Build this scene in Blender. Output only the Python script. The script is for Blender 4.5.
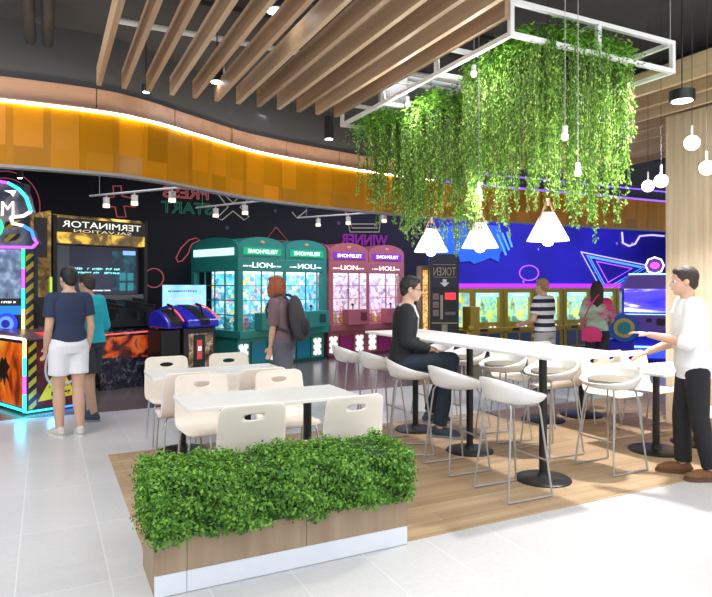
import bpy, bmesh, math, random
from mathutils import Vector, Matrix, Euler
PI = math.pi
S = bpy.context.scene
COL = S.collection
for o in list(bpy.data.objects):
    bpy.data.objects.remove(o)
random.seed(7)

# ------------------------------------------------------------ camera
YAW = math.radians(-26.6)
cam_d = bpy.data.cameras.new('camera')
cam = bpy.data.objects.new('camera', cam_d)
COL.objects.link(cam)
cam.location = (0, 0, 1.58)
cam.rotation_euler = (PI / 2, 0, YAW)
cam_d.sensor_width = 36
cam_d.lens = 36 * 620 / 712
cam_d.shift_y = -13.5 / 712
cam_d.clip_end = 200
S.camera = cam
# ------------------------------------------------------------ exposure, world
S.view_settings.view_transform = 'Standard'
S.view_settings.look = 'None'
S.view_settings.gamma = 1
S.view_settings.use_curve_mapping = False
S.view_settings.exposure = 0.3
w = bpy.data.worlds.new('world'); S.world = w
w.use_nodes = True
w.node_tree.nodes['Background'].inputs[0].default_value = (0.93, 0.96, 1.0, 1)
w.node_tree.nodes['Background'].inputs[1].default_value = 0.92
# ------------------------------------------------------------ downlight and added fill lamps
def area(name, loc, rot, sx, sy, power, color=(1, 1, 1), spread=None):
    l = bpy.data.lights.new(name, 'AREA')
    l.shape = 'RECTANGLE'; l.size = sx; l.size_y = sy; l.energy = power; l.color = color
    if spread: l.spread = math.radians(spread)
    o = bpy.data.objects.new(name, l); COL.objects.link(o)
    o.location = loc; o.rotation_euler = rot
    return o
def spot(name, loc, target, power, size=60, blend=.5, color=(1, 1, 1), r=.05):
    l = bpy.data.lights.new(name, 'SPOT')
    l.energy = power; l.color = color; l.spot_size = math.radians(size); l.spot_blend = blend
    l.shadow_soft_size = r
    o = bpy.data.objects.new(name, l); COL.objects.link(o)
    o.location = loc
    o.rotation_euler = (Vector(target) - Vector(loc)).to_track_quat('-Z', 'Y').to_euler()
    return o
# unseen overhead lamps, added to brighten the foreground
area('near_fill_light', (1.5, 0.8, 4.25), (0, 0, 0), 5, 1.6, 85)
area('near_fill_light', (5.6, 1.4, 4.25), (0, 0, 0), 2.2, 2.2, 45)
area('near_fill_light', (-1.8, 4.5, 4.25), (0, 0, 0), 1.6, 3.5, 140)
# unseen high spots, added to strengthen the light on the right-hand floor
spot('fill_spot', (7.6, 2.2, 4.3), (3.4, 2.9, 0), 50, 75, .8, (1, .98, .95), .3)
spot('fill_spot', (5.5, -1.0, 4.3), (3.9, 2.0, 0), 90, 90, .9, (1, 1, 1), .3)
# the round downlight over the low tables: casts the long soft table shadows
spot('downlight', (5.14, 3.70, 3.215), (3.6, 3.7, 0), 500, 150, .5, (1, .97, .93), .07)
# fill lamps hidden behind the curved fascia, added to light the arcade
area('arcade_fill_light', (1.2, 9.4, 4.1), (0, 0, 0), 3.5, 1.2, 60, (.85, .88, 1))
area('arcade_fill_light', (6.0, 10.8, 4.1), (0, 0, 0), 4.5, 1.0, 80, (.85, .9, 1))
area('wall_fill_light', (11.8, 11.4, 4.1), (math.radians(25), 0, 0), 8, 1.0, 190, (.45, .42, 1))  # violet-tinted fill, added to light the blue wall
area('aisle_fill_light', (5.0, 7.2, 4.3), (0, 0, 0), 4.0, .7, 90)  # added fill above the aisle, in front of the fascia

# ------------------------------------------------------------ image plane helper
CW, SW = math.cos(-YAW), math.sin(-YAW)
def D(px, d):                      # world x, y of the column px at forward distance d
    lat = (px - 356) / 620 * d
    return d * SW + lat * CW, d * CW - lat * SW
def ZZ(py, d):
    return 1.58 + (285 - py) / 620 * d
def onY(px, py, Y):                # x, z of a pixel on the wall plane y = Y
    a = math.atan((px - 356) / 620) - YAW
    X = Y * math.tan(a)
    d = X * SW + Y * CW
    return X, ZZ(py, d)

# ------------------------------------------------------------ materials
MATS = {}
def mat(name, col, rough=.5, metal=0, emit=0, ecol=None, var=0, vscale=8, trans=0, coat=0, bump=0, bscale=60, spec=None):
    if name in MATS: return MATS[name]
    m = bpy.data.materials.new(name); MATS[name] = m
    m.use_nodes = True
    nt = m.node_tree; b = nt.nodes['Principled BSDF']
    c = (*col, 1)
    b.inputs['Base Color'].default_value = c
    b.inputs['Roughness'].default_value = rough
    b.inputs['Metallic'].default_value = metal
    if coat: b.inputs['Coat Weight'].default_value = coat
    if trans: b.inputs['Transmission Weight'].default_value = trans
    if spec is not None: b.inputs['Specular IOR Level'].default_value = spec
    if emit:
        b.inputs['Emission Color'].default_value = (*(ecol or col), 1)
        b.inputs['Emission Strength'].default_value = emit
    tc = nt.nodes.new('ShaderNodeTexCoord')
    n = nt.nodes.new('ShaderNodeTexNoise'); n.inputs['Scale'].default_value = vscale
    nt.links.new(tc.outputs['Object'], n.inputs['Vector'])
    mx = nt.nodes.new('ShaderNodeMix'); mx.data_type = 'RGBA'
    v = var if var else .04
    mx.inputs['A'].default_value = tuple(x * (1 - v) for x in col) + (1,)
    mx.inputs['B'].default_value = tuple(min(1, x * (1 + v)) for x in col) + (1,)
    nt.links.new(n.outputs['Fac'], mx.inputs['Factor'])
    nt.links.new(mx.outputs['Result'], b.inputs['Base Color'])
    if bump:
        n2 = nt.nodes.new('ShaderNodeTexNoise'); n2.inputs['Scale'].default_value = bscale
        nt.links.new(tc.outputs['Object'], n2.inputs['Vector'])
        bp = nt.nodes.new('ShaderNodeBump'); bp.inputs['Strength'].default_value = bump; bp.inputs['Distance'].default_value = .01
        nt.links.new(n2.outputs['Fac'], bp.inputs['Height']); nt.links.new(bp.outputs['Normal'], b.inputs['Normal'])
    return m
def ramp(nt, stops, interp='LINEAR'):
    r = nt.nodes.new('ShaderNodeValToRGB'); r.color_ramp.interpolation = interp
    el = r.color_ramp.elements
    while len(el) < len(stops): el.new(.5)
    for e, (p, c) in zip(el, stops): e.position = p; e.color = (*c, 1)
    return r
def wood(name, c1, c2, axis='X', scale=1.0, rough=.5, plank=None, spec=.3):
    if name in MATS: return MATS[name]
    m = bpy.data.materials.new(name); MATS[name] = m; m.use_nodes = True
    nt = m.node_tree; b = nt.nodes['Principled BSDF']; b.inputs['Roughness'].default_value = rough
    b.inputs['Specular IOR Level'].default_value = spec
    tc = nt.nodes.new('ShaderNodeTexCoord'); mp = nt.nodes.new('ShaderNodeMapping')
    st = {'X': (.6, 14, 14), 'Y': (14, .6, 14), 'Z': (14, 14, .6)}[axis]
    mp.inputs['Scale'].default_value = tuple(s * scale for s in st)
    nt.links.new(tc.outputs['Object'], mp.inputs['Vector'])
    n = nt.nodes.new('ShaderNodeTexNoise'); n.inputs['Scale'].default_value = 1.0; n.inputs['Detail'].default_value = 5
    nt.links.new(mp.outputs['Vector'], n.inputs['Vector'])
    r = ramp(nt, [(.32, c1), (.7, c2)]); nt.links.new(n.outputs['Fac'], r.inputs['Fac'])
    out = r.outputs['Color']
    if plank:
        br = nt.nodes.new('ShaderNodeTexBrick')
        br.inputs['Scale'].default_value = 1; br.inputs['Brick Width'].default_value = plank[0]; br.inputs['Row Height'].default_value = plank[1]
        br.inputs['Mortar Size'].default_value = .002; br.inputs['Color1'].default_value = (1, 1, 1, 1); br.inputs['Color2'].default_value = (.8, .78, .76, 1)
        br.inputs['Mortar'].default_value = (.55, .5, .45, 1)
        nt.links.new(tc.outputs['Object'], br.inputs['Vector'])
        mx = nt.nodes.new('ShaderNodeMix'); mx.data_type = 'RGBA'; mx.blend_type = 'MULTIPLY'; mx.inputs['Factor'].default_value = 1
        nt.links.new(out, mx.inputs['A']); nt.links.new(br.outputs['Color'], mx.inputs['B']); out = mx.outputs['Result']
    nt.links.new(out, b.inputs['Base Color'])
    return m
def emis(name, col, s=1):
    if name in MATS: return MATS[name]
    m = bpy.data.materials.new(name); MATS[name] = m; m.use_nodes = True
    nt = m.node_tree; b = nt.nodes['Principled BSDF']
    b.inputs['Base Color'].default_value = (*[x * .3 for x in col], 1)
    b.inputs['Emission Color'].default_value = (*col, 1); b.inputs['Emission Strength'].default_value = s
    return m
def starwall(name, c1, c2, star, scale=2.0):
    m = bpy.data.materials.new(name); m.use_nodes = True; nt = m.node_tree; b = nt.nodes['Principled BSDF']; b.inputs['Roughness'].default_value = .7
    tc = nt.nodes.new('ShaderNodeTexCoord'); n = nt.nodes.new('ShaderNodeTexNoise'); n.inputs['Scale'].default_value = .5; n.inputs['Detail'].default_value = 2
    nt.links.new(tc.outputs['Object'], n.inputs['Vector']); r = ramp(nt, [(.3, c1), (.7, c2)]); nt.links.new(n.outputs['Fac'], r.inputs['Fac'])
    v = nt.nodes.new('ShaderNodeTexVoronoi'); v.inputs['Scale'].default_value = scale; nt.links.new(tc.outputs['Object'], v.inputs['Vector'])
    l = nt.nodes.new('ShaderNodeMath'); l.operation = 'LESS_THAN'; l.inputs[1].default_value = .09; nt.links.new(v.outputs['Distance'], l.inputs[0])
    mx = nt.nodes.new('ShaderNodeMix'); mx.data_type = 'RGBA'; nt.links.new(l.outputs[0], mx.inputs['Factor']); nt.links.new(r.outputs['Color'], mx.inputs['A']); mx.inputs['B'].default_value = (*star, 1)
    nt.links.new(mx.outputs['Result'], b.inputs['Base Color']); return m
def graphic(name, stops, scale=3, emit=0, rough=.35, kind='noise', detail=4, stretch=(1, 1, 1), interp='LINEAR', distort=0, seed=0):
    """printed artwork: colours spread by a procedural texture"""
    if name in MATS: return MATS[name]
    m = bpy.data.materials.new(name); MATS[name] = m; m.use_nodes = True
    nt = m.node_tree; b = nt.nodes['Principled BSDF']; b.inputs['Roughness'].default_value = rough
    tc = nt.nodes.new('ShaderNodeTexCoord'); mp = nt.nodes.new('ShaderNodeMapping')
    mp.inputs['Scale'].default_value = stretch; mp.inputs['Location'].default_value = (seed, seed * .7, seed * .3)
    nt.links.new(tc.outputs['Object'], mp.inputs['Vector'])
    if kind == 'noise':
        n = nt.nodes.new('ShaderNodeTexNoise'); n.inputs['Detail'].default_value = detail; n.inputs['Distortion'].default_value = distort; o = n.outputs['Fac']
    else:
        n = nt.nodes.new('ShaderNodeTexVoronoi'); o = n.outputs['Color']
    n.inputs['Scale'].default_value = scale
    nt.links.new(mp.outputs['Vector'], n.inputs['Vector'])
    r = ramp(nt, stops, interp); nt.links.new(o, r.inputs['Fac'])
    nt.links.new(r.outputs['Color'], b.inputs['Base Color'])
    if emit:
        nt.links.new(r.outputs['Color'], b.inputs['Emission Color']); b.inputs['Emission Strength'].default_value = emit
    return m
def glass(name='clear_glass', tint=(1, 1, 1), gl=.10):
    if name in MATS: return MATS[name]
    m = bpy.data.materials.new(name); MATS[name] = m; m.use_nodes = True
    nt = m.node_tree; nt.nodes.clear()
    o = nt.nodes.new('ShaderNodeOutputMaterial'); t = nt.nodes.new('ShaderNodeBsdfTransparent'); g = nt.nodes.new('ShaderNodeBsdfGlossy')
    t.inputs[0].default_value = (*tint, 1); g.inputs['Roughness'].default_value = .03
    mx = nt.nodes.new('ShaderNodeMixShader'); mx.inputs[0].default_value = gl
    nt.links.new(t.outputs[0], mx.inputs[1]); nt.links.new(g.outputs[0], mx.inputs[2]); nt.links.new(mx.outputs[0], o.inputs[0])
    return m
def zebra(name, c1, c2, period, axis=2, angle=0, rough=.7, duty=.5):
    """hard-edged woven or painted stripes"""
    if name in MATS: return MATS[name]
    m = bpy.data.materials.new(name); MATS[name] = m; m.use_nodes = True
    nt = m.node_tree; b = nt.nodes['Principled BSDF']; b.inputs['Roughness'].default_value = rough
    tc = nt.nodes.new('ShaderNodeTexCoord'); mp = nt.nodes.new('ShaderNodeMapping'); mp.inputs['Rotation'].default_value = (0, angle, 0)
    nt.links.new(tc.outputs['Object'], mp.inputs['Vector'])
    sx = nt.nodes.new('ShaderNodeSeparateXYZ'); nt.links.new(mp.outputs['Vector'], sx.inputs[0])
    a = nt.nodes.new('ShaderNodeMath'); a.operation = 'MULTIPLY'; a.inputs[1].default_value = 1 / period; nt.links.new(sx.outputs[axis], a.inputs[0])
    f = nt.nodes.new('ShaderNodeMath'); f.operation = 'FRACT'; nt.links.new(a.outputs[0], f.inputs[0])
    r = ramp(nt, [(0, c1), (duty, c2)], 'CONSTANT'); nt.links.new(f.outputs[0], r.inputs['Fac'])
    nt.links.new(r.outputs['Color'], b.inputs['Base Color'])
    return m
def leafmat(name, dark, mid, light):
    if name in MATS: return MATS[name]
    m = bpy.data.materials.new(name); MATS[name] = m; m.use_nodes = True
    nt = m.node_tree; b = nt.nodes['Principled BSDF']; b.inputs['Roughness'].default_value = .5
    g = nt.nodes.new('ShaderNodeNewGeometry'); r = ramp(nt, [(0, dark), (.45, mid), (1, light)])
    nt.links.new(g.outputs['Random Per Island'], r.inputs['Fac'])
    nt.links.new(r.outputs['Color'], b.inputs['Base Color'])
    tr = nt.nodes.new('ShaderNodeBsdfTranslucent'); nt.links.new(r.outputs['Color'], tr.inputs[0])
    mx = nt.nodes.new('ShaderNodeMixShader'); mx.inputs[0].default_value = .35
    out = nt.nodes['Material Output']
    nt.links.new(b.outputs[0], mx.inputs[1]); nt.links.new(tr.outputs[0], mx.inputs[2]); nt.links.new(mx.outputs[0], out.inputs[0])
    return m

M_black = mat('black_metal', (.018, .018, .02), .35, .3)
M_blackp = mat('black_plastic', (.02, .02, .023), .4)
M_white = mat('white_laminate', (.86, .86, .85), .3)
M_whitem = mat('white_metal', (.82, .82, .82), .4)
M_chrome = mat('brushed_steel', (.55, .55, .56), .3, .85)
M_wire = mat('grey_wire', (.42, .42, .42), .4, .5)
M_cream = mat('cream_shell', (.84, .765, .68), .5)
M_shell = mat('white_shell', (.82, .82, .81), .35)
M_pad = mat('taupe_pad', (.24, .215, .18), .85)
M_glass = glass()

# ------------------------------------------------------------ mesh builder
class MB:
    def __init__(s): s.v = []; s.f = []; s.m = []; s.cur = 0
    def add(s, vs, fs):
        k = len(s.v); s.v += [tuple(p) for p in vs]
        for f in fs: s.f.append(tuple(i + k for i in f)); s.m.append(s.cur)
        return s
    def mi(s, i): s.cur = i; return s
    def box(s, a, b, rot=None, piv=None):
        x0, y0, z0 = a; x1, y1, z1 = b
        vs = [Vector(p) for p in ((x0, y0, z0), (x1, y0, z0), (x1, y1, z0), (x0, y1, z0), (x0, y0, z1), (x1, y0, z1), (x1, y1, z1), (x0, y1, z1))]
        if rot:
            c = Vector(piv) if piv else (Vector(a) + Vector(b)) / 2
            R = Euler(rot).to_matrix(); vs = [R @ (p - c) + c for p in vs]
        return s.add(vs, [(0, 3, 2, 1), (4, 5, 6, 7), (0, 1, 5, 4), (1, 2, 6, 5), (2, 3, 7, 6), (3, 0, 4, 7)])
    def cbox(s, c, size, rot=None):
        c = Vector(c); h = Vector(size) / 2
        return s.box(c - h, c + h, rot)
    def ring(s, c, u, v, r, n): return [c + (u * math.cos(2 * PI * i / n) + v * math.sin(2 * PI * i / n)) * r for i in range(n)]
    def tube(s, pts, r, n=8, closed=False, cap=True):
        pts = [Vector(p) for p in pts]; N = len(pts); vs = []; fs = []
        rs = r if isinstance(r, (list, tuple)) else [r] * N
        prev = None
        for i, p in enumerate(pts):
            if closed: t = pts[(i + 1) % N] - pts[i - 1]
            else: t = pts[min(i + 1, N - 1)] - pts[max(i - 1, 0)]
            t.normalize()
            if prev is None:
                a = Vector((0, 0, 1)) if abs(t.z) < .9 else Vector((1, 0, 0)); u = t.cross(a).normalized()
            else: u = (prev - t * prev.dot(t)).normalized()
            prev = u; v = t.cross(u)
            vs += s.ring(p, u, v, rs[i], n)
        for i in range(N if closed else N - 1):
            for j in range(n):
                a = i * n + j; b = i * n + (j + 1) % n; c = ((i + 1) % N) * n + (j + 1) % n; d = ((i + 1) % N) * n + j
                fs.append((a, b, c, d))
        if cap and not closed: fs.append(tuple(range(n))[::-1]); fs.append(tuple((N - 1) * n + j for j in range(n)))
        return s.add(vs, fs)
    def lathe(s, prof, c=(0, 0, 0), n=24):
        c = Vector(c); vs = []; fs = []
        for r, z in prof: vs += [c + Vector((r * math.cos(2 * PI * i / n), r * math.sin(2 * PI * i / n), z)) for i in range(n)]
        for k in range(len(prof) - 1):
            for i in range(n): fs.append((k * n + i, k * n + (i + 1) % n, (k + 1) * n + (i + 1) % n, (k + 1) * n + i))
        if prof[0][0] > 1e-5: fs.append(tuple(range(n))[::-1])
        if prof[-1][0] > 1e-5: fs.append(tuple((len(prof) - 1) * n + i for i in range(n)))
        return s.add(vs, fs)
    def prism(s, poly, lo, hi, plane='XZ'):
        """closed outline extruded along the remaining axis"""
        def P(a, b, t):
            return {'XZ': (a, t, b), 'YZ': (t, a, b), 'XY': (a, b, t)}[plane]
        n = len(poly); vs = [P(a, b, lo) for a, b in poly] + [P(a, b, hi) for a, b in poly]
        fs = [tuple(range(n)), tuple(range(2 * n - 1, n - 1, -1))]
        for i in range(n): fs.append((i, i + n, (i + 1) % n + n, (i + 1) % n))
        return s.add(vs, fs)
    def ell(s, c, r, n=12, m=8, R=None):
        c = Vector(c); vs = []; fs = []
        if not hasattr(r, '__len__'): r = (r, r, r)
        for j in range(1, m):
            t = PI * j / m
            for i in range(n):
                p = Vector((r[0] * math.sin(t) * math.cos(2 * PI * i / n), r[1] * math.sin(t) * math.sin(2 * PI * i / n), r[2] * math.cos(t)))
                if R is not None: p = R @ p
                vs.append(c + p)
        top = Vector((0, 0, r[2])); 
        if R is not None: top = R @ top
        vs += [c + top, c - top]; a = len(vs) - 2; b = a + 1
        for j in range(m - 2):
            for i in range(n): fs.append((j * n + i, (j + 1) * n + i, (j + 1) * n + (i + 1) % n, j * n + (i + 1) % n))
        for i in range(n):
            fs.append((a, i, (i + 1) % n)); fs.append((b, (m - 2) * n + (i + 1) % n, (m - 2) * n + i))
        return s.add(vs, fs)
    def build(s, name, m, parent=None, smooth=False, bev=0, loc=None, rot=None, fix=True):
        me = bpy.data.meshes.new(name); me.from_pydata(s.v, [], s.f)
        ms = m if isinstance(m, (list, tuple)) else [m]
        for x in ms: me.materials.append(x)
        if len(ms) > 1: me.polygons.foreach_set('material_index', s.m)
        if fix:
            bm = bmesh.new(); bm.from_mesh(me); bmesh.ops.recalc_face_normals(bm, faces=bm.faces); bm.to_mesh(me); bm.free()
        if smooth:
            me.polygons.foreach_set('use_smooth', [True] * len(me.polygons))
            try: me.set_sharp_from_angle(angle=math.radians(40))
            except Exception: pass
        me.update()
        o = bpy.data.objects.new(name, me); COL.objects.link(o)
        if parent: o.parent = parent
        if loc: o.location = loc
        if rot: o.rotation_euler = rot
        if bev:
            b = o.modifiers.new('bevel', 'BEVEL'); b.width = bev; b.segments = 2; b.limit_method = 'ANGLE'
        return o
def empty(name, loc=(0, 0, 0), rz=0):
    o = bpy.data.objects.new(name, None); COL.objects.link(o); o.location = loc; o.rotation_euler = (0, 0, rz); o.empty_display_size = .1
    return o
def tag(o, label=None, cat=None, group=None, kind=None):
    if label: o['label'] = label
    if cat: o['category'] = cat
    if group: o['group'] = group
    if kind: o['kind'] = kind
    return o
def copy_tree(o, parent=None):
    c = o.copy(); COL.objects.link(c); c.parent = parent
    for ch in list(o.children): copy_tree(ch, c)
    return c
def text(name, s, w, h, m, parent=None, loc=(0, 0, 0), rz=0, outline=0, ext=.004, mirror=True, bold=0):
    """writing in the xz plane facing -y; it reads right to left as in the photograph"""
    cu = bpy.data.curves.new('t', 'FONT'); cu.body = s; cu.align_x = 'CENTER'; cu.resolution_u = 3; cu.offset = bold
    if outline:
        cu.fill_mode = 'NONE'; cu.bevel_depth = .03; cu.bevel_resolution = 0
    else: cu.extrude = .01
    t = bpy.data.objects.new('t', cu); COL.objects.link(t)
    dg = bpy.context.evaluated_depsgraph_get(); me = bpy.data.meshes.new_from_object(t.evaluated_get(dg))
    bpy.data.objects.remove(t)
    xs = [v.co.x for v in me.vertices]; ys = [v.co.y for v in me.vertices]
    cx, cy = (min(xs) + max(xs)) / 2, (min(ys) + max(ys)) / 2
    sx, sy = w / (max(xs) - min(xs)), h / (max(ys) - min(ys))
    zs = max(abs(v.co.z) for v in me.vertices) or 1
    for v in me.vertices:
        x, y, z = v.co; v.co = ((-1 if mirror else 1) * (x - cx) * sx, -z / zs * ext, (y - cy) * sy)
    if mirror: me.flip_normals()
    me.materials.clear(); me.materials.append(m)
    o = bpy.data.objects.new(name, me); COL.objects.link(o); o.parent = parent; o.location = loc; o.rotation_euler = (0, 0, rz)
    return o
def smooth_path(pts, k=6):
    pts = [Vector(p) for p in pts]; out = []
    for i in range(len(pts) - 1):
        p0 = pts[max(i - 1, 0)]; p1 = pts[i]; p2 = pts[i + 1]; p3 = pts[min(i + 2, len(pts) - 1)]
        for j in range(k):
            t = j / k
            out.append(.5 * ((2 * p1) + (p2 - p0) * t + (2 * p0 - 5 * p1 + 4 * p2 - p3) * t * t + (3 * p1 - p0 - 3 * p2 + p3) * t ** 3))
    out.append(pts[-1]); return out
def arc(cx, cz, rx, rz, a0, a1, n=12): return [(cx + rx * math.cos(math.radians(a0 + (a1 - a0) * i / n)), cz + rz * math.sin(math.radians(a0 + (a1 - a0) * i / n))) for i in range(n + 1)]

# ============================================================ SETTING
def tilemat():
    m = bpy.data.materials.new('pale_tile'); m.use_nodes = True; nt = m.node_tree; b = nt.nodes['Principled BSDF']
    b.inputs['Roughness'].default_value = .28; b.inputs['Specular IOR Level'].default_value = .35
    tc = nt.nodes.new('ShaderNodeTexCoord'); mp = nt.nodes.new('ShaderNodeMapping'); mp.inputs['Location'].default_value = (.14, .05, 0)
    nt.links.new(tc.outputs['Object'], mp.inputs['Vector'])
    br = nt.nodes.new('ShaderNodeTexBrick'); br.offset = 0; br.inputs['Scale'].default_value = 1
    br.inputs['Brick Width'].default_value = .45; br.inputs['Row Height'].default_value = .9; br.inputs['Mortar Size'].default_value = .004
    br.inputs['Color1'].default_value = (.60, .60, .605, 1); br.inputs['Color2'].default_value = (.57, .57, .578, 1); br.inputs['Mortar'].default_value = (.70, .70, .71, 1)
    nt.links.new(mp.outputs['Vector'], br.inputs['Vector'])
    n = nt.nodes.new('ShaderNodeTexNoise'); n.inputs['Scale'].default_value = 30; n.inputs['Detail'].default_value = 6; nt.links.new(tc.outputs['Object'], n.inputs['Vector'])
    r = ramp(nt, [(.3, (.93, .93, .93)), (.7, (1, 1, 1))]); nt.links.new(n.outputs['Fac'], r.inputs['Fac'])
    mx = nt.nodes.new('ShaderNodeMix'); mx.data_type = 'RGBA'; mx.blend_type = 'MULTIPLY'; mx.inputs['Factor'].default_value = 1
    nt.links.new(br.outputs['Color'], mx.inputs['A']); nt.links.new(r.outputs['Color'], mx.inputs['B']); nt.links.new(mx.outputs['Result'], b.inputs['Base Color'])
    return m
def structure(o, label=None): o['kind'] = 'structure'; return o
structure(MB().box((-6, -3, -.1), (20.5, 8.3, 0)).build('floor', tilemat()))
structure(MB().box((.52, 3.27, 0), (11, 6.18, .004)).build('floor', wood('oak_floor', (.42, .29, .17), (.56, .405, .255), 'X', 1, .45, (1.2, .15))))
structure(MB().box((-6, 8.3, -.1), (20.5, 13.8, .002)).build('floor', wood('arcade_floor', (.13, .105, .10), (.22, .18, .165), 'X', 1, .22, (1.2, .2), spec=.6)))
M_ceil = mat('dark_ceiling', (.075, .075, .08), .9, var=.15, vscale=2)
structure(MB().box((-6, 1.7, 4.4), (20.5, 13.8, 4.5)).build('ceiling', M_ceil))
M_wallg = mat('charcoal_wall', (.09, .09, .095), .9, var=.1, vscale=2)
M_darkwall = starwall('dark_wall', (.005, .005, .010), (.010, .008, .018), (.11, .10, .16))
BX = 8.9
structure(MB().box((-6, 13.6, 0), (BX, 13.8, 4.4)).build('wall_back', M_darkwall))
M_blue = starwall('blue_mural', (.012, .010, .30), (.03, .025, .55), (.6, .5, .95))
structure(MB().box((BX, 13.6, 0), (20.5, 13.8, 4.4)).build('wall_back', M_blue))
structure(MB().box((-6, 6.9, 0), (-5.8, 13.8, 4.4)).build('wall_left', M_wallg))
structure(MB().box((20.3, 6, 0), (20.5, 13.8, 4.4)).build('wall_right', M_wallg))
# pale panelled wood wall on the right
m = wood('pale_panel', (.62, .47, .33), (.78, .64, .48), 'Z', 1.5, .5)
b = MB()
yy = 1.9
while yy < 4.75:
    b.box((6.35, yy + .001, 0), (6.37, min(yy + .059, 4.76), 3.5)); yy += .06
b.box((6.365, 1.9, 0), (6.75, 4.76, 3.5))
structure(b.build('wall_panelled', m))

# curved fascia ------------------------------------------------
FP = [(-5.8, 7.3), (-2, 7.25), (.3, 7.2), (1.05, 7.38), (1.74, 7.82), (2.7, 8.42), (3.98, 8.85), (5.4, 9.15), (7.1, 9.3), (10, 9.3), (20.3, 9.3)]
FC = [(p.x, p.y) for p in smooth_path([(a, b_, 0) for a, b_ in FP], 8)]
def off(curve, d):
    out = []
    for i, (x, y) in enumerate(curve):
        a = Vector(curve[max(i - 1, 0)]); c = Vector(curve[min(i + 1, len(curve) - 1)]); t = (c - a).normalized()
        out.append((x - t.y * d, y + t.x * d))
    return out
def ribbon(curve, z0, z1, th, name, m, sel=None):
    pts = [p for p in curve if sel is None or sel(p)]
    back = off(pts, th); b = MB(); n = len(pts)
    vs = [(x, y, z0) for x, y in pts] + [(x, y, z1) for x, y in pts] + [(x, y, z1) for x, y in back] + [(x, y, z0) for x, y in back]
    fs = []
    for i in range(n - 1):
        for k in range(4):
            k2 = (k + 1) % 4; fs.append((k * n + i, k * n + i + 1, k2 * n + i + 1, k2 * n + i))
    fs.append((0, n, 2 * n, 3 * n)); fs.append((n - 1, 4 * n - 1, 3 * n - 1, 2 * n - 1))
    b.add(vs, fs); return b.build(name, m)
# glossy amber panels, one after another along the curve
def ambermat():
    m = bpy.data.materials.new('amber_panel'); m.use_nodes = True; nt = m.node_tree; b = nt.nodes['Principled BSDF']
    b.inputs['Roughness'].default_value = .22; b.inputs['Specular IOR Level'].default_value = .22
    g = nt.nodes.new('ShaderNodeNewGeometry'); r = ramp(nt, [(0, (.36, .145, .001)), (.6, (.50, .20, .002)), (1, (.62, .23, .004))])
    nt.links.new(g.outputs['Random Per Island'], r.inputs['Fac']); nt.links.new(r.outputs['Color'], b.inputs['Base Color'])
    return m
rnd = random.Random(3)
def resample(curve, step):
    out = [Vector(curve[0])]; acc = 0
    for i in range(len(curve) - 1):
        a = Vector(curve[i]); c = Vector(curve[i + 1]); L = (c - a).length; p = 0
        while acc + L - p >= step:
            p += step - acc; acc = 0; out.append(a + (c - a) * (p / L))
        acc += L - p
    return out
seg = resample(FC, .34)
b = MB()
Z0, Z1 = 2.8, 3.43
for i in range(len(seg) - 1):
    a, c = seg[i], seg[i + 1]; t = (c - a).normalized(); nrm = Vector((t.y, -t.x))
    for (f0, f1, za, zb) in ((0, .2, Z0, Z1), (.2, 1, Z0 + .0, Z0 + .20), (.2, 1, Z0 + .2, Z1)):
        p = a + (c - a) * f0; q = a + (c - a) * f1 
        q1 = nrm * rnd.uniform(.0, .010); q2 = nrm * rnd.uniform(0, .010)
        q3 = nrm * rnd.uniform(0, .008)
        vs = []
        for P_, o_ in ((p, q1), (q, q2)):
            vs += [(P_.x + o_.x, P_.y + o_.y, za), (P_.x + o_.x + q3.x, P_.y + o_.y + q3.y, zb), (P_.x - nrm.x * .04, P_.y - nrm.y * .04, zb), (P_.x - nrm.x * .04, P_.y - nrm.y * .04, za)]
        b.add(vs, [(0, 4, 5, 1), (1, 5, 6, 2), (2, 6, 7, 3), (3, 7, 4, 0), (0, 1, 2, 3), (4, 7, 6, 5)])
structure(b.build('trim_1', ambermat()))
structure(ribbon(off(FC, -.02), Z0 - .03, Z0, .12, 'trim_2', mat('grey_edge', (.30, .29, .28), .5)))
structure(ribbon(off(FC, .05), Z1 + .0, Z1 + .06, .3, 'trim_3', mat('bronze_ledge', (.16, .11, .08), .6)))
structure(ribbon(off(FC, .32), 3.4, 4.4, .08, 'trim_4', M_wallg))
# copper wood band above, in panels with dark seams
CB = off(FC, .24); seg2 = [p for p in resample(CB, 1.05) if p.x < 7.5]
b = MB()
for i in range(len(seg2) - 1):
    sub = [p for p in CB if seg2[i].x < p[0] < seg2[i + 1].x]
    pts = [tuple(seg2[i])] + sub + [tuple(seg2[i + 1])]
    a0 = Vector(pts[0]); a1 = Vector(pts[1]); pts[0] = tuple(a0 + (a1 - a0).normalized() * .012)
    for (p, q) in zip(pts, pts[1:]):
        t = (Vector(q) - Vector(p)).normalized(); n_ = Vector((-t.y, t.x)) * .03
        b.add([(p[0], p[1], 3.47), (q[0], q[1], 3.47), (q[0], q[1], 3.76), (p[0], p[1], 3.76), (p[0] + n_.x, p[1] + n_.y, 3.47), (q[0] + n_.x, q[1] + n_.y, 3.47), (q[0] + n_.x, q[1] + n_.y, 3.76), (p[0] + n_.x, p[1] + n_.y, 3.76)],
              [(0, 1, 2, 3), (3, 2, 6, 7), (4, 7, 6, 5), (0, 4, 5, 1), (0, 3, 7, 4), (1, 5, 6, 2)])
structure(b.build('trim_5', wood('copper_wood', (.40, .22, .15), (.52, .31, .21), 'X', .6, .35)))
L1 = emis('led_warm', (1, .86, .62), 14)
o = ribbon(off(FC, -.035), Z1 + .0, Z1 + .022, .03, 'led_strip', L1, lambda p: p[0] < 6.2); tag(o, 'warm white LED strip along the top of the curved amber fascia', 'led strip')
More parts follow.
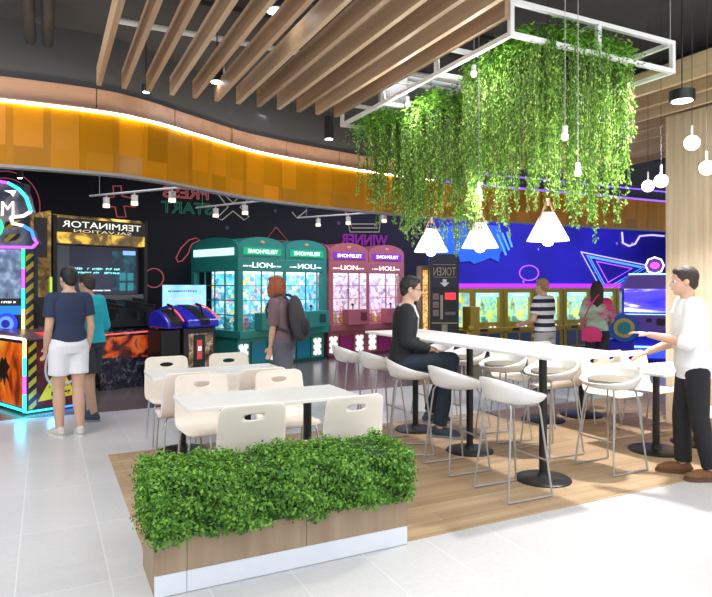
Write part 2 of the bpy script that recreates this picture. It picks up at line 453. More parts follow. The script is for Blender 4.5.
o = ribbon(off(FC, -.035), Z1 + .0, Z1 + .03, .03, 'led_strip', emis('led_violet', (.22, .10, 1), 1.6), lambda p: p[0] > 6.2); tag(o, 'violet LED strip on top of the fascia behind the hanging plants', 'led strip')
o = ribbon(off(FC, .30), 3.72, 3.745, .015, 'led_strip', MATS['led_violet'], lambda p: p[0] > 7.4); tag(o, 'thin violet LED line on the dark riser, upper of the two', 'led strip')

# ceiling services ---------------------------------------------
M_duct = mat('dark_duct', (.045, .045, .048), .6, .3)
for x, l in ((-.14, 'left'), (.02, 'right')):
    o = MB().tube([(x, 1.8, 4.15), (x, 7.25, 4.12)], .055, 14).build('ceiling_pipe', M_duct, smooth=True)
    tag(o, 'thick dark pipe under the ceiling at far left, %s of the pair' % l, 'pipe', 'pair of dark ceiling pipes')
o = MB().tube([(.6, 6.55, 4.2), (11, 6.55, 4.2)], .03, 12).build('ceiling_pipe', M_whitem, smooth=True); tag(o, 'long white pipe running above the wooden baffles', 'pipe')
for k, (y, z, w_) in enumerate(((6.05, 4.3, .07), (5.6, 4.32, .10))):
    o = MB().box((-5, y, z), (14, y + w_, z + .05)).build('cable_tray', M_duct)
    tag(o, ('narrow dark cable tray beside the white ceiling pipe', 'wide dark cable tray on the ceiling nearest the camera')[k], 'cable tray')
o = MB().box((4.2, 6.9, 3.95), (6.4, 7.7, 4.39)).build('air_duct', mat('grey_duct', (.085, .085, .09), .6), bev=.01); tag(o, 'large rectangular charcoal air duct behind the white frame', 'air duct')
o = MB().tube([(6.5, 3.4, 4.2), (13, 3.4, 4.2)], .12, 16).build('round_duct', M_duct, smooth=True); tag(o, 'round dark duct crossing the ceiling at upper right', 'air duct')
o = MB().tube([(6.8, 3.7, 4.25), (6.8, 9.2, 4.25)], .09, 16).build('round_duct', M_duct, smooth=True); tag(o, 'round dark duct running towards the back above the right baffles', 'air duct')

# wooden baffles -------------------------------------------------
WB = [wood('baffle_%d' % i, c1, c2, 'Y', 1, .5) for i, (c1, c2) in enumerate((((.42, .27, .16), (.55, .37, .24)), ((.50, .35, .22), (.64, .47, .31)), ((.33, .21, .13), (.44, .30, .20))))]
ordn = ['leftmost', 'second', 'third', 'fourth', 'fifth', 'sixth', 'seventh', 'eighth', 'ninth', 'tenth', 'eleventh']
for i in range(12):
    x = .46 + i * .228
    y0 = 1.75 if i < 11 else 3.5
    o = MB().box((x - .022, y0, 3.50), (x + .022, 6.45, 3.68)).build('wood_baffle', WB[(0, 0, 0, 1, 0, 0, 1, 2, 1, 2, 1, 2)[i]], bev=.002)
    if i == 11: lb = 'dark brown wooden baffle ending beside the white plant frame'
    elif i == 0: lb = 'leftmost of the wooden ceiling baffles, almost upright in view'
    else: lb = 'wooden ceiling baffle, %s from the left of the long slanting row' % ordn[i]
    tag(o, lb, 'baffle', 'wooden ceiling baffles left of the plant frame')
for i in range(9):
    x = 4.98 + i * .42
    o = MB().box((x - .03, 4.35 - .0 if i == 0 else 2.6, 3.50), (x + .03, 8.3, 3.72)).build('wood_baffle', WB[(1, 1, 0, 1, 0, 1, 0, 1, 0)[i]], bev=.002)
    lb = 'pale wooden baffle ending right beside the white frame corner' if i == 0 else 'wooden baffle on the right, %s counted from the white frame' % ordn[i]
    tag(o, lb, 'baffle', 'wooden ceiling baffles at upper right')
# ============================================================ FURNITURE
def table(loc, wx, wy, h, base_r, name, label, group, cat='table'):
    t = empty(name, loc); tag(t, label, cat, group)
    MB().box((-wx / 2, -wy / 2, h - .025), (wx / 2, wy / 2, h)).build('tabletop', M_white, t, bev=.004)
    MB().cbox((0, 0, h - .035), (.26, .26, .02)).build('mounting_plate', M_black, t)
    MB().tube([(0, 0, .02), (0, 0, h - .03)], .032, 16).build('pole', M_black, t, smooth=True)
    MB().lathe([(base_r, 0), (base_r, .008), (base_r * .95, .016), (.05, .024), (.036, .05), (.036, .06)], n=32).build('base', M_black, t, smooth=True)
    return t
# low tables, two and two on the left
for (x, y, lb) in ((1.165, 4.47, 'low white square table nearest the hedge, left of the front two'),
                   (1.80, 4.43, 'low white square table nearest the hedge, right of the front two'),
                   (1.165, 6.0, 'low white table beside the aisle, left of the rear two'),
                   (1.80, 6.0, 'low white table beside the aisle, right of the rear two')):
    table((x, y, .004), .63, .56, .75, .23, 'low_table', lb, 'low white tables behind the hedge')
for (x, y, lb) in ((5.2, 4.0, 'low white table in front of the wood panelled wall, under the man\'s hand'),
                   (5.81, 4.0, 'low white table touching the panelled wall, its top cut by the picture edge'),
                   (5.2, 5.5, 'low white table in the second row, behind the bar stools'),
                   (5.81, 5.5, 'low white table in the second row, nearer the panelled wall')):
    table((x, y, .004), .605, .62, .78, .25, 'low_table', lb, 'low white tables by the panelled wall')
for (y, lb) in ((3.82, 'tall white bar table at the near end of the long row'), (4.79, 'tall white bar table in the middle of the row, by the seated man'), (5.76, 'tall white bar table at the far end of the long row, behind the seated man')):
    table((3.61, y, .004), .74, .965, 1.055, .225, 'bar_table', lb, 'tall white bar tables in one row', 'bar table')

# cream chair ------------------------------------------------------
def chair_shell():
    prof = [(.235, .425), (.215, .438), (.17, .446), (.10, .444), (.0, .438), (-.10, .435), (-.15, .442), (-.182, .462), (-.198, .50), (-.206, .54)]
    top = (-.262, .83)
    n0 = len(prof); p_last = prof[-1]
    N = 26
    for i in range(1, N + 1): prof.append((p_last[0] + (top[0] - p_last[0]) * i / N, p_last[1] + (top[1] - p_last[1]) * i / N))
    M = 28; bm = bmesh.new(); grid = []
    L = [0]
    for a, c in zip(prof, prof[1:]): L.append(L[-1] + math.dist(a, c))
    T = L[-1]
    def hw(l):
        w_ = .215 + .012 * math.sin(min(1, l / T) * PI)
        if l > .62: w_ = .224 - .012 * (l - .62) / .2
        r = .055
        for e in (l, T - l):
            if e < r: w_ -= r - math.sqrt(max(0, r * r - (r - e) ** 2))
        return w_
    sc, sr = T - .085, (.068, .022)
    for (y, z), l in zip(prof, L):
        row = []
        for j in range(M + 1):
            u = -1 + 2 * j / M; x = u * hw(l)
            bend = .02 * u * u * min(1, max(0, (l - .45) / .15))
            v = bm.verts.new((x, y + bend, z)); row.append((v, x, l))
        grid.append(row)
    bm.verts.ensure_lookup_table()
    inside = lambda x, l: (x / sr[0]) ** 2 + ((l - sc) / sr[1]) ** 2 < 1
    holev = set()
    for i in range(len(grid) - 1):
        for j in range(M):
            q = [grid[i][j], grid[i][j + 1], grid[i + 1][j + 1], grid[i + 1][j]]
            cx = sum(a[1] for a in q) / 4; cl = sum(a[2] for a in q) / 4
            if inside(cx, cl):
                holev |= {a[0] for a in q}; continue
            bm.faces.new([a[0] for a in q])
    for row in grid:                                # snap the slot's rim to its ellipse
        for v, x, l in row:
            if v in holev and v.link_faces:
                k = math.sqrt((x / sr[0]) ** 2 + ((l - sc) / sr[1]) ** 2)
                if k > .01:
                    nx = x / k; dl = (l - sc) / k - (l - sc)
                    dirv = Vector((0, top[0] - p_last[0], top[1] - p_last[1])).normalized()
                    v.co.x = nx; v.co += dirv * dl
    bmesh.ops.delete(bm, geom=[v for v in bm.verts if not v.link_faces], context='VERTS')
    me = bpy.data.meshes.new('shell'); bm.to_mesh(me); bm.free()
    me.materials.append(M_cream); me.polygons.foreach_set('use_smooth', [True] * len(me.polygons))
    o = bpy.data.objects.new('shell', me); COL.objects.link(o)
    s = o.modifiers.new('thickness', 'SOLIDIFY'); s.thickness = .011; s.offset = 0
    return o
def make_chair():
    t = empty('dining_chair')
    chair_shell().parent = t
    for s in (-1, 1):
        MB().tube(smooth_path([(s * .15, .13, .428), (s * .175, .165, .41), (s * .19, .19, .33), (s * .205, .215, .009)], 4), .009, 8).build('leg', M_chrome, t, smooth=True)
        MB().tube(smooth_path([(s * .15, -.10, .428), (s * .175, -.14, .41), (s * .19, -.17, .33), (s * .205, -.22, .009)], 4), .009, 8).build('leg', M_chrome, t, smooth=True)
    MB().tube([(-.15, .13, .428), (.15, .13, .428)], .008, 8).tube([(-.15, -.10, .428), (.15, -.10, .428)], .008, 8).build('seat_frame', M_chrome, t)
    return t
chair0 = make_chair(); first = [True]
def place_chair(x, y, rz, label, group):
    c = chair0 if first[0] else copy_tree(chair0); first[0] = False
    c.location = (x, y, .004); c.rotation_euler = (0, 0, rz); tag(c, label, 'chair', group)
G1 = 'cream chairs around the low tables behind the hedge'
place_chair(1.17, 4.02, 0, 'cream slotted chair directly behind the hedge, left one, back to the camera', G1)
place_chair(1.88, 4.0, 0, 'cream slotted chair directly behind the hedge, right one, in front of the black table pole', G1)
place_chair(1.165, 4.97, PI, 'cream chair on the far side of the front left table, facing the hedge', G1)
place_chair(1.83, 4.93, PI, 'cream chair on the far side of the front right table, facing the hedge', G1)
place_chair(1.10, 5.63, 0, 'cream chair with its back to the front left table, tucked to the rear table', G1)
place_chair(1.76, 5.61, 0, 'cream chair with its back to the front right table, tucked to the rear table', G1)
place_chair(1.13, 6.43, PI, 'rearmost cream chair at the left, facing the camera beside the aisle', G1)
place_chair(1.80, 6.48, PI, 'rearmost cream chair facing the camera, in front of the teal machine', G1)
G2 = 'cream chairs around the low tables by the panelled wall'
place_chair(5.36, 4.65, PI, 'cream chair behind the right low table, left one of the back to back four', G2)
place_chair(5.96, 4.65, PI, 'cream chair behind the right low table, beside the panelled wall', G2)
place_chair(5.15, 5.27, 0, 'cream chair with its back to the right low table, drawn to the second row table', G2)
place_chair(5.75, 5.27, 0, 'cream chair drawn to the second row table, nearest the purple game machine', G2)
place_chair(5.33, 3.50, 0, 'cream chair at the right picture edge, beside the walking man in white', G2)
place_chair(5.2, 5.98, PI, 'cream chair at the far side of the second row table, under the striped shirt', G2)
place_chair(5.81, 5.98, PI, 'cream chair at the far side of the second row table, under the pink bag', G2)

# white bar stool ---------------------------------------------------
def make_stool():
    t = empty('bar_stool')
    n = 40; rings = []
    def rim(phi):
        b_ = ((1 - math.cos(phi)) / 2) ** 1.9               # 0 at front (+x), 1 at back
        return .748 + .14 * b_ ** .7
    prof = [(.05, 0), (.35, 0.0), (.62, .02), (.80, .12), (.90, .38), (.96, .7), (1, 1)]
    vs = []; fs = []
    for (r, h) in prof:
        for i in range(n):
            ph = 2 * PI * i / n
            a = .235 * (1 + .02 * math.cos(ph)); bb = .262
            zz = .70 + .018 * 0 + (rim(ph) - .70) * h
            vs.append((a * r * math.cos(ph), bb * r * math.sin(ph), zz))
    for k in range(len(prof) - 1):
        for i in range(n): fs.append((k * n + i, k * n + (i + 1) % n, (k + 1) * n + (i + 1) % n, (k + 1) * n + i))
    fs.append(tuple(range(n)))
    o = MB().add(vs, fs).build('seat_shell', M_shell, t, smooth=True)
    s = o.modifiers.new('thickness', 'SOLIDIFY'); s.thickness = .012; s.offset = 0
    MB().lathe([(0.0, .722), (.18, .722), (.186, .742), (.194, .768), (.16, .780), (0.0, .784)], n=28).build('seat_pad', M_pad, t, smooth=True)
    for sy in (-1, 1):
        for sx in (-1, 1):
            MB().tube([(sx * .12, sy * .13, .70), (sx * .135, sy * .15, .66), (sx * .205, sy * .205, .012)], .008, 8).build('leg', M_wire, t, smooth=True)
        MB().tube([(-.205, sy * .205, .012), (.205, sy * .205, .012)], .008, 8).build('runner', M_wire, t)
    MB().tube([(.17, -.178, .27), (.17, .178, .27)], .008, 8).build('footrest', M_wire, t)
    MB().tube([(-.12, -.13, .698), (.12, -.13, .698)], .008, 8).tube([(-.12, .13, .698), (.12, .13, .698)], .008, 8).build('seat_frame', M_wire, t)
    return t
st0 = make_stool(); f2 = [True]
def place_stool(x, y, rz, label, group):
    c = st0 if f2[0] else copy_tree(st0); f2[0] = False
    c.location = (x, y, .004); c.rotation_euler = (0, 0, rz); tag(c, label, 'bar stool', group)
G3 = 'white bar stools on the camera side of the bar tables'; G4 = 'white bar stools on the far side of the bar tables'
for (y, lb) in ((3.68, 'white bar stool nearest the camera, at the near end of the bar tables'), (4.40, 'white bar stool between the nearest stool and the seated man'),
                (5.06, 'white bar stool the man in black is sitting on'), (5.74, 'white bar stool just behind the seated man'), (6.42, 'white bar stool at the far end, in front of the pink machine')):
    man_here = abs(y - 5.06) < .01
    place_stool(3.11 if man_here else 3.17, y, -.5 if man_here else random.uniform(-.06, .06), lb, G3)
for (x, y, lb) in ((4.36, 3.80, 'white bar stool showing its taupe seat pad, nearest on the far side'), (4.28, 4.42, 'white bar stool on the far side, second from the near end'),
                (4.22, 5.04, 'white bar stool on the far side, right of the middle table pole'), (4.18, 5.66, 'white bar stool on the far side, opposite the seated man'), (4.18, 6.25, 'white bar stool on the far side, farthest from the camera')):
    place_stool(x, y, PI + random.uniform(-.12, .12), lb, G4)

# planter and hedge -------------------------------------------------
pl = empty('planter_box', (.49, 3.235, 0)); tag(pl, 'long low oak planter box with white kick strip under the hedge', 'planter')
M_plw = wood('planter_wood', (.31, .22, .145), (.42, .31, .21), 'Z', .8, .5)
b = MB(); x = 0
for wv in (.16, .66, .66):
    b.box((x + .0015, 0, .115), (x + wv - .0015, .02, .36)); x += wv
b.build('front_panel', M_plw, pl)
MB().box((0, .0205, .0), (.02, .42, .36)).build('side_panel', M_plw, pl); MB().box((1.46, .0205, 0), (1.48, .42, .36)).build('side_panel', M_plw, pl)
MB().box((.02, .40, .0), (1.46, .42, .36)).build('back_panel', M_plw, pl)
MB().box((.0, .002, .004), (.158, .02, .113)).box((.161, .002, .004), (1.48, .02, .113)).build('kick_strip', mat('satin_white', (.74, .78, .85), .35), pl)
MB().box((.02, .03, .22), (1.46, .40, .30)).build('soil', mat('soil', (.05, .035, .025), .95), pl)
import numpy as np
def leaves(name, centers, normals, size, m, parent=None, seed=1, aspect=.55, droop=None):
    """one mesh of many bent pointed leaves"""
    rg = np.random.default_rng(seed); N = len(centers)
    C_ = np.array(centers, float); Nn = np.array(normals, float)
    Nn += rg.normal(0, .45, Nn.shape); Nn /= np.linalg.norm(Nn, axis=1, keepdims=True) + 1e-9
    T = rg.normal(0, 1, Nn.shape)
    if droop is not None: T = np.array(droop, float) + rg.normal(0, .55, Nn.shape)
    T -= Nn * (T * Nn).sum(1, keepdims=True); T /= np.linalg.norm(T, axis=1, keepdims=True) + 1e-9
    B_ = np.cross(Nn, T)
    s = size * rg.uniform(.65, 1.3, (N, 1))
    a = C_; tip = C_ + T * s - Nn * s * .15
    l = C_ + T * s * .5 + B_ * s * aspect / 2 + Nn * s * .08; r = C_ + T * s * .5 - B_ * s * aspect / 2 + Nn * s * .08
    V = np.stack([a, l, tip, r], 1).reshape(-1, 3)
    me = bpy.data.meshes.new(name); me.vertices.add(4 * N); me.vertices.foreach_set('co', V.ravel())
    me.loops.add(4 * N); me.polygons.add(N)
    me.loops.foreach_set('vertex_index', np.arange(4 * N, dtype=np.int32)); me.polygons.foreach_set('loop_start', np.arange(0, 4 * N, 4, dtype=np.int32))
    me.update(calc_edges=True); me.materials.append(m)
    o = bpy.data.objects.new(name, me); COL.objects.link(o); o.parent = parent
    return o
hg = empty('boxwood_hedge', (.49, 3.235, .28)); tag(hg, 'dense bright green clipped boxwood hedge filling the oak planter', 'hedge')
rg = np.random.default_rng(5)
def hedge_pts(N):
    P = []; Q = []
    while len(P) < N:
        x, y, z = rg.uniform(-.025, 1.485), rg.uniform(-.04, .44), rg.uniform(0, .30)
        k = rg.integers(0, 10)
        bump = .022 * math.sin(x * 17 + z * 9) + .016 * math.sin(x * 37 + y * 21 + 1) + .012 * math.sin(z * 60 + x * 23)
        low = .02 * math.sin(x * 12) + .015 * math.sin(x * 41)
        top = .325 + .012 * math.sin(x * 9) - .02 * (x / 1.5) + .025 * min(1, max(0, .3 - x))
        if k < 4: p = (x, -.045 - bump * 1.3 - .02 * math.sin(PI * z / .3), z * (top - .0) / .3); q = (0, -1, .35); 
        elif k < 8: p = (x, y, top + bump * .9); q = (0, -.1, 1)
        elif k < 9: p = (-.03 - bump, y, z * top / .3); q = (-1, 0, .3)
        else: p = (1.49 + bump, y, z * top / .3) if rg.random() < .5 else (x, .44 + bump, z * top / .3); q = (1, .4, .3)
        if p[2] < low + rg.uniform(-.02, .05): continue
        p = np.array(p) - np.array(q) * rg.uniform(0, .035)
        P.append(p); Q.append(q)
    return P, Q
P, Q = hedge_pts(26000)
leaves('foliage', P, Q, .023, leafmat('hedge_leaf', (.03, .11, .01), (.11, .32, .03), (.32, .62, .09)), hg, 2, .6)
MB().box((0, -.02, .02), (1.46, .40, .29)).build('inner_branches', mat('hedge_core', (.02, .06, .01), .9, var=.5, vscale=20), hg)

# white suspended frame ----------------------------------------------
FX0, FX1, FY0, FY1, FZ0, FZ1 = 3.02, 4.78, 3.52, 6.38, 3.40, 3.64
fr = empty('suspended_frame', (FX0, FY0, FZ0)); tag(fr, 'white square tube frame hung from the ceiling above the bar tables', 'frame')
q = .018; W_, L_, H_ = FX1 - FX0, FY1 - FY0, FZ1 - FZ0
for z in (0, H_):
    for x in (0, W_): MB().box((x - q, -q, z - q), (x + q, L_ + q, z + q)).build('long_bar', M_whitem, fr)
    for k in range(4): MB().box((q, L_ * k / 3 - q, z - q), (W_ - q, L_ * k / 3 + q, z + q)).build('cross_bar', M_whitem, fr)
for k in range(4):
    for x in (0, W_): MB().box((x - q, L_ * k / 3 - q, q), (x + q, L_ * k / 3 + q, H_ - q)).build('upright', M_whitem, fr)
for k in (0, 3): MB().box((W_ / 2 - q, L_ * k / 3 - q, q), (W_ / 2 + q, L_ * k / 3 + q, H_ - q)).build('upright', M_whitem, fr)
for z in (0, H_): MB().box((W_ / 2 - q, q, z - q * .9), (W_ / 2 + q, L_ - q, z + q * .9)).build('long_bar', M_whitem, fr)
for x in (0, W_):
    for y in (.02, L_ - .02): MB().tube([(x, y, H_), (x, y, 4.4 - FZ0)], .004, 6).build('hanging_wire', M_wire, fr)

# hanging plants -------------------------------------------------------
M_vine = leafmat('vine_leaf', (.05, .17, .012), (.20, .45, .05), (.62, .85, .20))
M_fern = leafmat('fern_leaf', (.05, .20, .01), (.16, .46, .03), (.38, .75, .10))
M_stem = mat('vine_stem', (.10, .16, .05), .8)
def hanging(x0, x1, y0, y1, nst, lmin, lmax, label, seed, zt=3.3):
    t = empty('hanging_plant', (x0, y0, zt)); tag(t, label, 'hanging plant', 'trailing plants in the white frame')
    rg = np.random.default_rng(seed); wx, wy = x1 - x0, y1 - y0
    MB().box((.06, .06, .02), (wx - .06, wy - .06, .10)).build('planter_tray', M_blackp, t)
    P = []; Q = []; R_ = []; stems = MB()
    locks = []
    nl = max(14, nst // 7)
    for i in range(nl):
        if rg.random() < .8:
            e = rg.integers(0, 4); a = rg.random()
            x, y = ((a * wx, 0), (wx, a * wy), (a * wx, wy), (0, a * wy))[e]
        else: x, y = rg.random() * wx, rg.random() * wy
        locks.append((x, y, rg.uniform(lmin, lmax) * (1.18 if rg.random() < .2 else 1)))
    for i in range(nst):
        lx, ly, ll = locks[rg.integers(0, nl)] if rg.random() < .8 else (rg.random() * wx, rg.random() * wy, rg.uniform(lmin * .4, lmin))
        x, y = lx + rg.normal(0, .028), ly + rg.normal(0, .028)
        ox, oy = (x - wx / 2) / wx, (y - wy / 2) / wy
        L = ll * rg.uniform(.55, 1.05)
        pts = [(x - ox * .25, y - oy * .2, .12), (x - ox * .08, y - oy * .08, .19), (x + ox * .06, y + oy * .06, .10)]
        n = int(L / .05); px_, py_ = x + ox * .08, y + oy * .08
        for k in range(n):
            px_ += rg.normal(0, .004); py_ += rg.normal(0, .004)
            pts.append((px_, py_, .05 - k * .05))
        stems.tube(pts, .0028, 3, cap=False)
        fat = rg.uniform(.5, 1.0)
        for k in range(1, len(pts) - 1):
            a_, c_ = np.array(pts[k]), np.array(pts[k + 1])
            for j in range(4):
                p = a_ + (c_ - a_) * (j / 4) + rg.normal(0, .009 * fat, 3); P.append(p)
                an = rg.uniform(0, 2 * PI); Q.append((math.cos(an), math.sin(an), .3)); R_.append((math.cos(an) * .5, math.sin(an) * .5, -1))
        for j in range(8):
            P.append(np.array(pts[-1]) + rg.normal(0, .009, 3)); an = rg.uniform(0, 2 * PI); Q.append((math.cos(an), math.sin(an), .3)); R_.append((0, 0, -1))
    stems.build('stem', M_stem, t, fix=False)['kind'] = 'stuff'
    leaves('vine_foliage', P, Q, .028, M_vine, t, seed, .5, R_)['kind'] = 'stuff'
    # fern mound on top
    P = []; Q = []; R_ = []
    for i in range(int(1000 * wx * wy / .6) + 60):
        cx, cy = rg.uniform(-.02, wx + .02), rg.uniform(-.02, wy + .02); an = math.atan2((cy - wy / 2) / wy, (cx - wx / 2) / wx) + rg.normal(0, .9); edge = max(abs(cx / wx - .5), abs(cy / wy - .5)) * 2; ln = rg.uniform(.10, .26); up = rg.uniform(.08, .26)
        for k in range(9):
            s = k / 8; P.append((cx + math.cos(an) * ln * s, cy + math.sin(an) * ln * s, .12 - .10 * edge ** 3 + up * math.sin(s * 2.4) - .12 * edge * s * s + rg.normal(0, .004)))
            Q.append((0, 0, 1)); sd = -1 if k % 2 else 1; R_.append((math.cos(an + sd * 1.1), math.sin(an + sd * 1.1), .1))
    leaves('fern_foliage', P, Q, .038, M_fern, t, seed + 9, .38, R_)['kind'] = 'stuff'
hanging(3.36, 4.27, 3.56, 4.40, 520, .75, 1.35, 'largest trailing green plant, nearest, spilling from the front half of the white frame', 11, 3.33)
hanging(3.32, 3.98, 4.85, 5.40, 200, .75, 1.3, 'trailing green plant in the middle of the white frame, behind the largest', 12, 3.17)
hanging(3.20, 3.80, 5.62, 6.20, 190, .6, 1.15, 'trailing green plant at the far end of the frame, in front of the amber fascia', 13, 3.20)

# white cone pendants ---------------------------------------------------
M_cone = emis('lit_cone_shade', (1, .98, .94), 1.5); M_cop = mat('copper', (.65, .38, .25), .35, .7)
for (px, pt, d, w_, lb) in ((431, 252, 6.4, .175, 'white cone pendant lamp, left of the three over the bar tables'), (480, 248, 5.95, .175, 'white cone pendant lamp in the middle, half behind trailing vines'), (548, 241, 5.25, .175, 'white cone pendant lamp, right one of three and nearest the camera')):
    X, Y = D(px, d); z = ZZ(pt, d)
    t = empty('pendant_lamp', (X, Y, z)); tag(t, lb, 'pendant lamp', 'white cone pendants over the bar tables')
    MB().lathe([(w_, 0), (w_ * .98, .012), (.055, .235), (.05, .24), (0, .245)], n=28).build('lamp_shade', M_cone, t, smooth=True)
    for s in (-1, 1): MB().tube([(s * .10, 0, .165), (s * .02, 0, .33)], .008, 8).build('bail', M_cop, t)
    MB().tube([(0, 0, .30), (0, 0, .36)], .018, 12).build('cap', M_cop, t, smooth=True)
    MB().tube([(0, 0, .35), (0, 0, 4.4 - z)], .003, 6).build('cord', M_blackp, t)
    MB().ell((0, 0, -.005), (.05, .05, .04)).build('bulb', emis('bulb_white', (1, 1, 1), 8), t, smooth=True)
# globe pendants
for (px, py, d, lb) in ((648, 186, 6.6, 'small glowing globe pendant, lowest and leftmost of four'), (661, 181, 5.9, 'glowing globe pendant just left of the panelled wall edge'), (692, 143, 5.3, 'highest glowing globe pendant, against the panelled wall'), (707, 168, 5.5, 'glowing globe pendant at the right picture edge')):
    X, Y = D(px, d); z = ZZ(py, d)
    t = empty('globe_pendant', (X, Y, z)); tag(t, lb, 'pendant lamp', 'glowing globe pendants by the panelled wall')
    MB().ell((0, 0, 0), .064, 20, 14).build('globe', emis('globe_glow', (1, .97, .9), 2.5), t, smooth=True)
    MB().tube([(0, 0, .055), (0, 0, .15)], .009, 10).build('socket', M_whitem, t, smooth=True)
    MB().tube([(0, 0, .14), (0, 0, 4.39 - z)], .0025, 6).build('cord', M_blackp, t)
# black ceiling spots
M_lens = emis('spot_lens', (1, .98, .92), 12)
def can(px, py, d, r, h, label, z_top=4.39, group='black cylinder ceiling spots'):
    X, Y = D(px, d); z = ZZ(py, d)
    t = empty('ceiling_spot', (X, Y, z)); tag(t, label, 'spotlight', group)
    MB().tube([(0, 0, .0), (0, 0, h)], r, 18).build('housing', M_black, t, smooth=True)
    MB().lathe([(r * .8, -.004), (0, -.006)], n=18).build('lens', M_lens, t)
    MB().tube([(0, 0, h), (0, 0, z_top - z)], .006, 6).build('stem', M_black, t)
can(217, 82, 6.3, .075, .16, 'black cylinder spot hanging between the wooden baffles, lit')
can(329, 139, 7.4, .058, .26, 'black cylinder spot below the fascia band, right of the longest baffles')
can(146, 92, 6.9, .045, .08, 'small black spot aimed at the amber fascia')
can(276, 11, 4.9, .09, .10, 'lit spot above the baffles at the top of the picture')
can(682, 101, 5.6, .11, .09, 'wide round black downlight in front of the panelled wall')
can(20, 178, 7.6, .035, .08, 'small lit spot above the rainbow neon marquee', group='black cylinder ceiling spots')
for (px, py, d, lb) in ((408, 104, 5.9, 'small lit spot on the white frame, above the far plant'), (474, 74, 4.95, 'small lit spot between the frame bar and the largest plant'), (565, 137, 4.05, 'small lit spot in front of the largest plant, upper of the two there'), (578, 173, 4.3, 'small lit spot in front of the largest plant, lower of the two there'), (479, 191, 5.2, 'small lit spot above the middle cone pendant')):
    X, Y = D(px, d); z = ZZ(py, d)
    t = empty('small_spot', (X, Y, z)); tag(t, lb, 'spotlight', 'small bright spots around the plants')
    MB().ell((0, 0, 0), .022, 12, 8).build('bulb', M_lens, t, smooth=True)
    MB().tube([(0, 0, .018), (0, 0, .07)], .018, 12).build('housing', M_whitem, t, smooth=True)
    MB().tube([(0, 0, .07), (0, 0, 4.39 - z)], .0025, 5).build('cord', M_wire, t)
    l = bpy.data.lights.new('small_spot_light', 'POINT'); l.energy = 10; l.shadow_soft_size = .03; l.color = (1, .98, .92)
    o = bpy.data.objects.new('small_spot_light', l); COL.objects.link(o); o.location = (X, Y, z - .05)
# track lights in the arcade
M_rail = mat('rail_white', (.62, .58, .55), .5); M_headg = emis('track_head_glow', (1, .85, .6), 1.2)
def track(p0, p1, heads, label, n):
    a = Vector(p0); c = Vector(p1); t = empty('track_light', a); tag(t, label, 'track light', 'white ceiling tracks under the fascia')
    v = c - a; MB().tube([(0, 0, 0), v], .018, 6).build('rail', M_rail, t)
    for h in heads:
        p = v * h; e = MB().tube([p + Vector((0, 0, -.05)), p + Vector((0, 0, -.19))], .05, 14).build('head', M_rail, t, smooth=True)
        MB().tube([p + Vector((0, 0, -.15)), p + Vector((0, 0, -.205))], .052, 14).build('lens', M_headg, e, smooth=True)
        MB().tube([p, p + Vector((0, 0, -.05))], .012, 6).build('bracket', M_rail, e)
    for h in (.1, .9): MB().tube([v * h, v * h + Vector((0, 0, 4.39 - a.z))], .004, 5).build('wire', M_wire, t)
X0, Y0 = D(90, 9.9); X1, Y1 = D(195, 8.9)
track((X0, Y0, 3.0), (X1, Y1, 3.0), (.17, .45, .80), 'white ceiling track with three heads in front of the red neon plus', 3)
X0, Y0 = D(196, 11.4); X1, Y1 = D(266, 10.4)
track((X0, Y0, 3.0), (X1, Y1, 3.0), (.3, .72), 'white ceiling track with two heads in front of the pale neon cross', 2)
X0, Y0 = D(298, 13.1); X1, Y1 = D(388, 12.0)
track((X0, Y0, 3.0), (X1, Y1, 3.0), (.24, .58, .96), 'white ceiling track with three heads above the winner sign', 3)
# ============================================================ ARCADE MACHINES
def scribble(name, w, h, m, parent, loc, rows=1, seed=1):
    """rows of tiny unreadable strokes, centred, in the xz plane"""
    r = random.Random(seed); b = MB(); rh = h / rows
    for i in range(rows):
        x = -w / 2; z = h / 2 - rh * (i + .5)
        while x < w / 2:
            c = rh * .62 * r.uniform(.3, .9)
            if x + c > w / 2: break
            if r.random() < .86:
                b.box((x, -.002, z - rh * .30), (x + c * .3, .002, z + rh * .30 * r.uniform(.4, 1)))
                b.box((x + c * .3, -.0018, z + rh * r.uniform(-.28, .1)), (x + c, .0018, z + rh * r.uniform(.12, .3)))
            x += c + rh * .14
    o = b.build(name, m, parent, fix=False); o.location = loc; return o
W_txt = emis('white_lettering', (1, 1, 1), 1.4)
def prize_scene(name, stops, e=.9, sc=2.2): return graphic(name, stops, sc, e, .5, 'voronoi', interp='CONSTANT')  # emission in the print stands in for light inside the machine
toyn = [0]
TOYM = [mat('toy_yellow', (.85, .66, .05), .8), mat('toy_pink', (.85, .35, .5), .8), mat('toy_cyan', (.2, .65, .8), .8), mat('toy_cream', (.85, .8, .7), .8), mat('toy_violet', (.4, .25, .7), .8)]
def make_toy(k, s):
    b = MB(); b.ell((0, 0, .42 * s), (.42 * s, .36 * s, .42 * s), 12, 8).ell((0, -.05 * s, 1.02 * s), (.36 * s, .32 * s, .32 * s), 12, 8)
    for e in (-1, 1):
        if k % 2: b.ell((e * .2 * s, 0, 1.45 * s), (.09 * s, .07 * s, .28 * s), 8, 6)
        else: b.ell((e * .27 * s, 0, 1.27 * s), (.13 * s, .08 * s, .13 * s), 8, 6)
        b.ell((e * .38 * s, -.15 * s, .6 * s), (.12 * s, .2 * s, .12 * s), 8, 6).ell((e * .24 * s, -.32 * s, .14 * s), (.14 * s, .22 * s, .14 * s), 8, 6)
    o = b.build('plush_toy', TOYM[k % 5], smooth=True)
    f = MB()
    for e in (-1, 1): f.ell((e * .13 * s, -.355 * s, 1.08 * s), .045 * s, 6, 5)
    f.build('eye', M_blackp, o); return o
TOY0 = {}
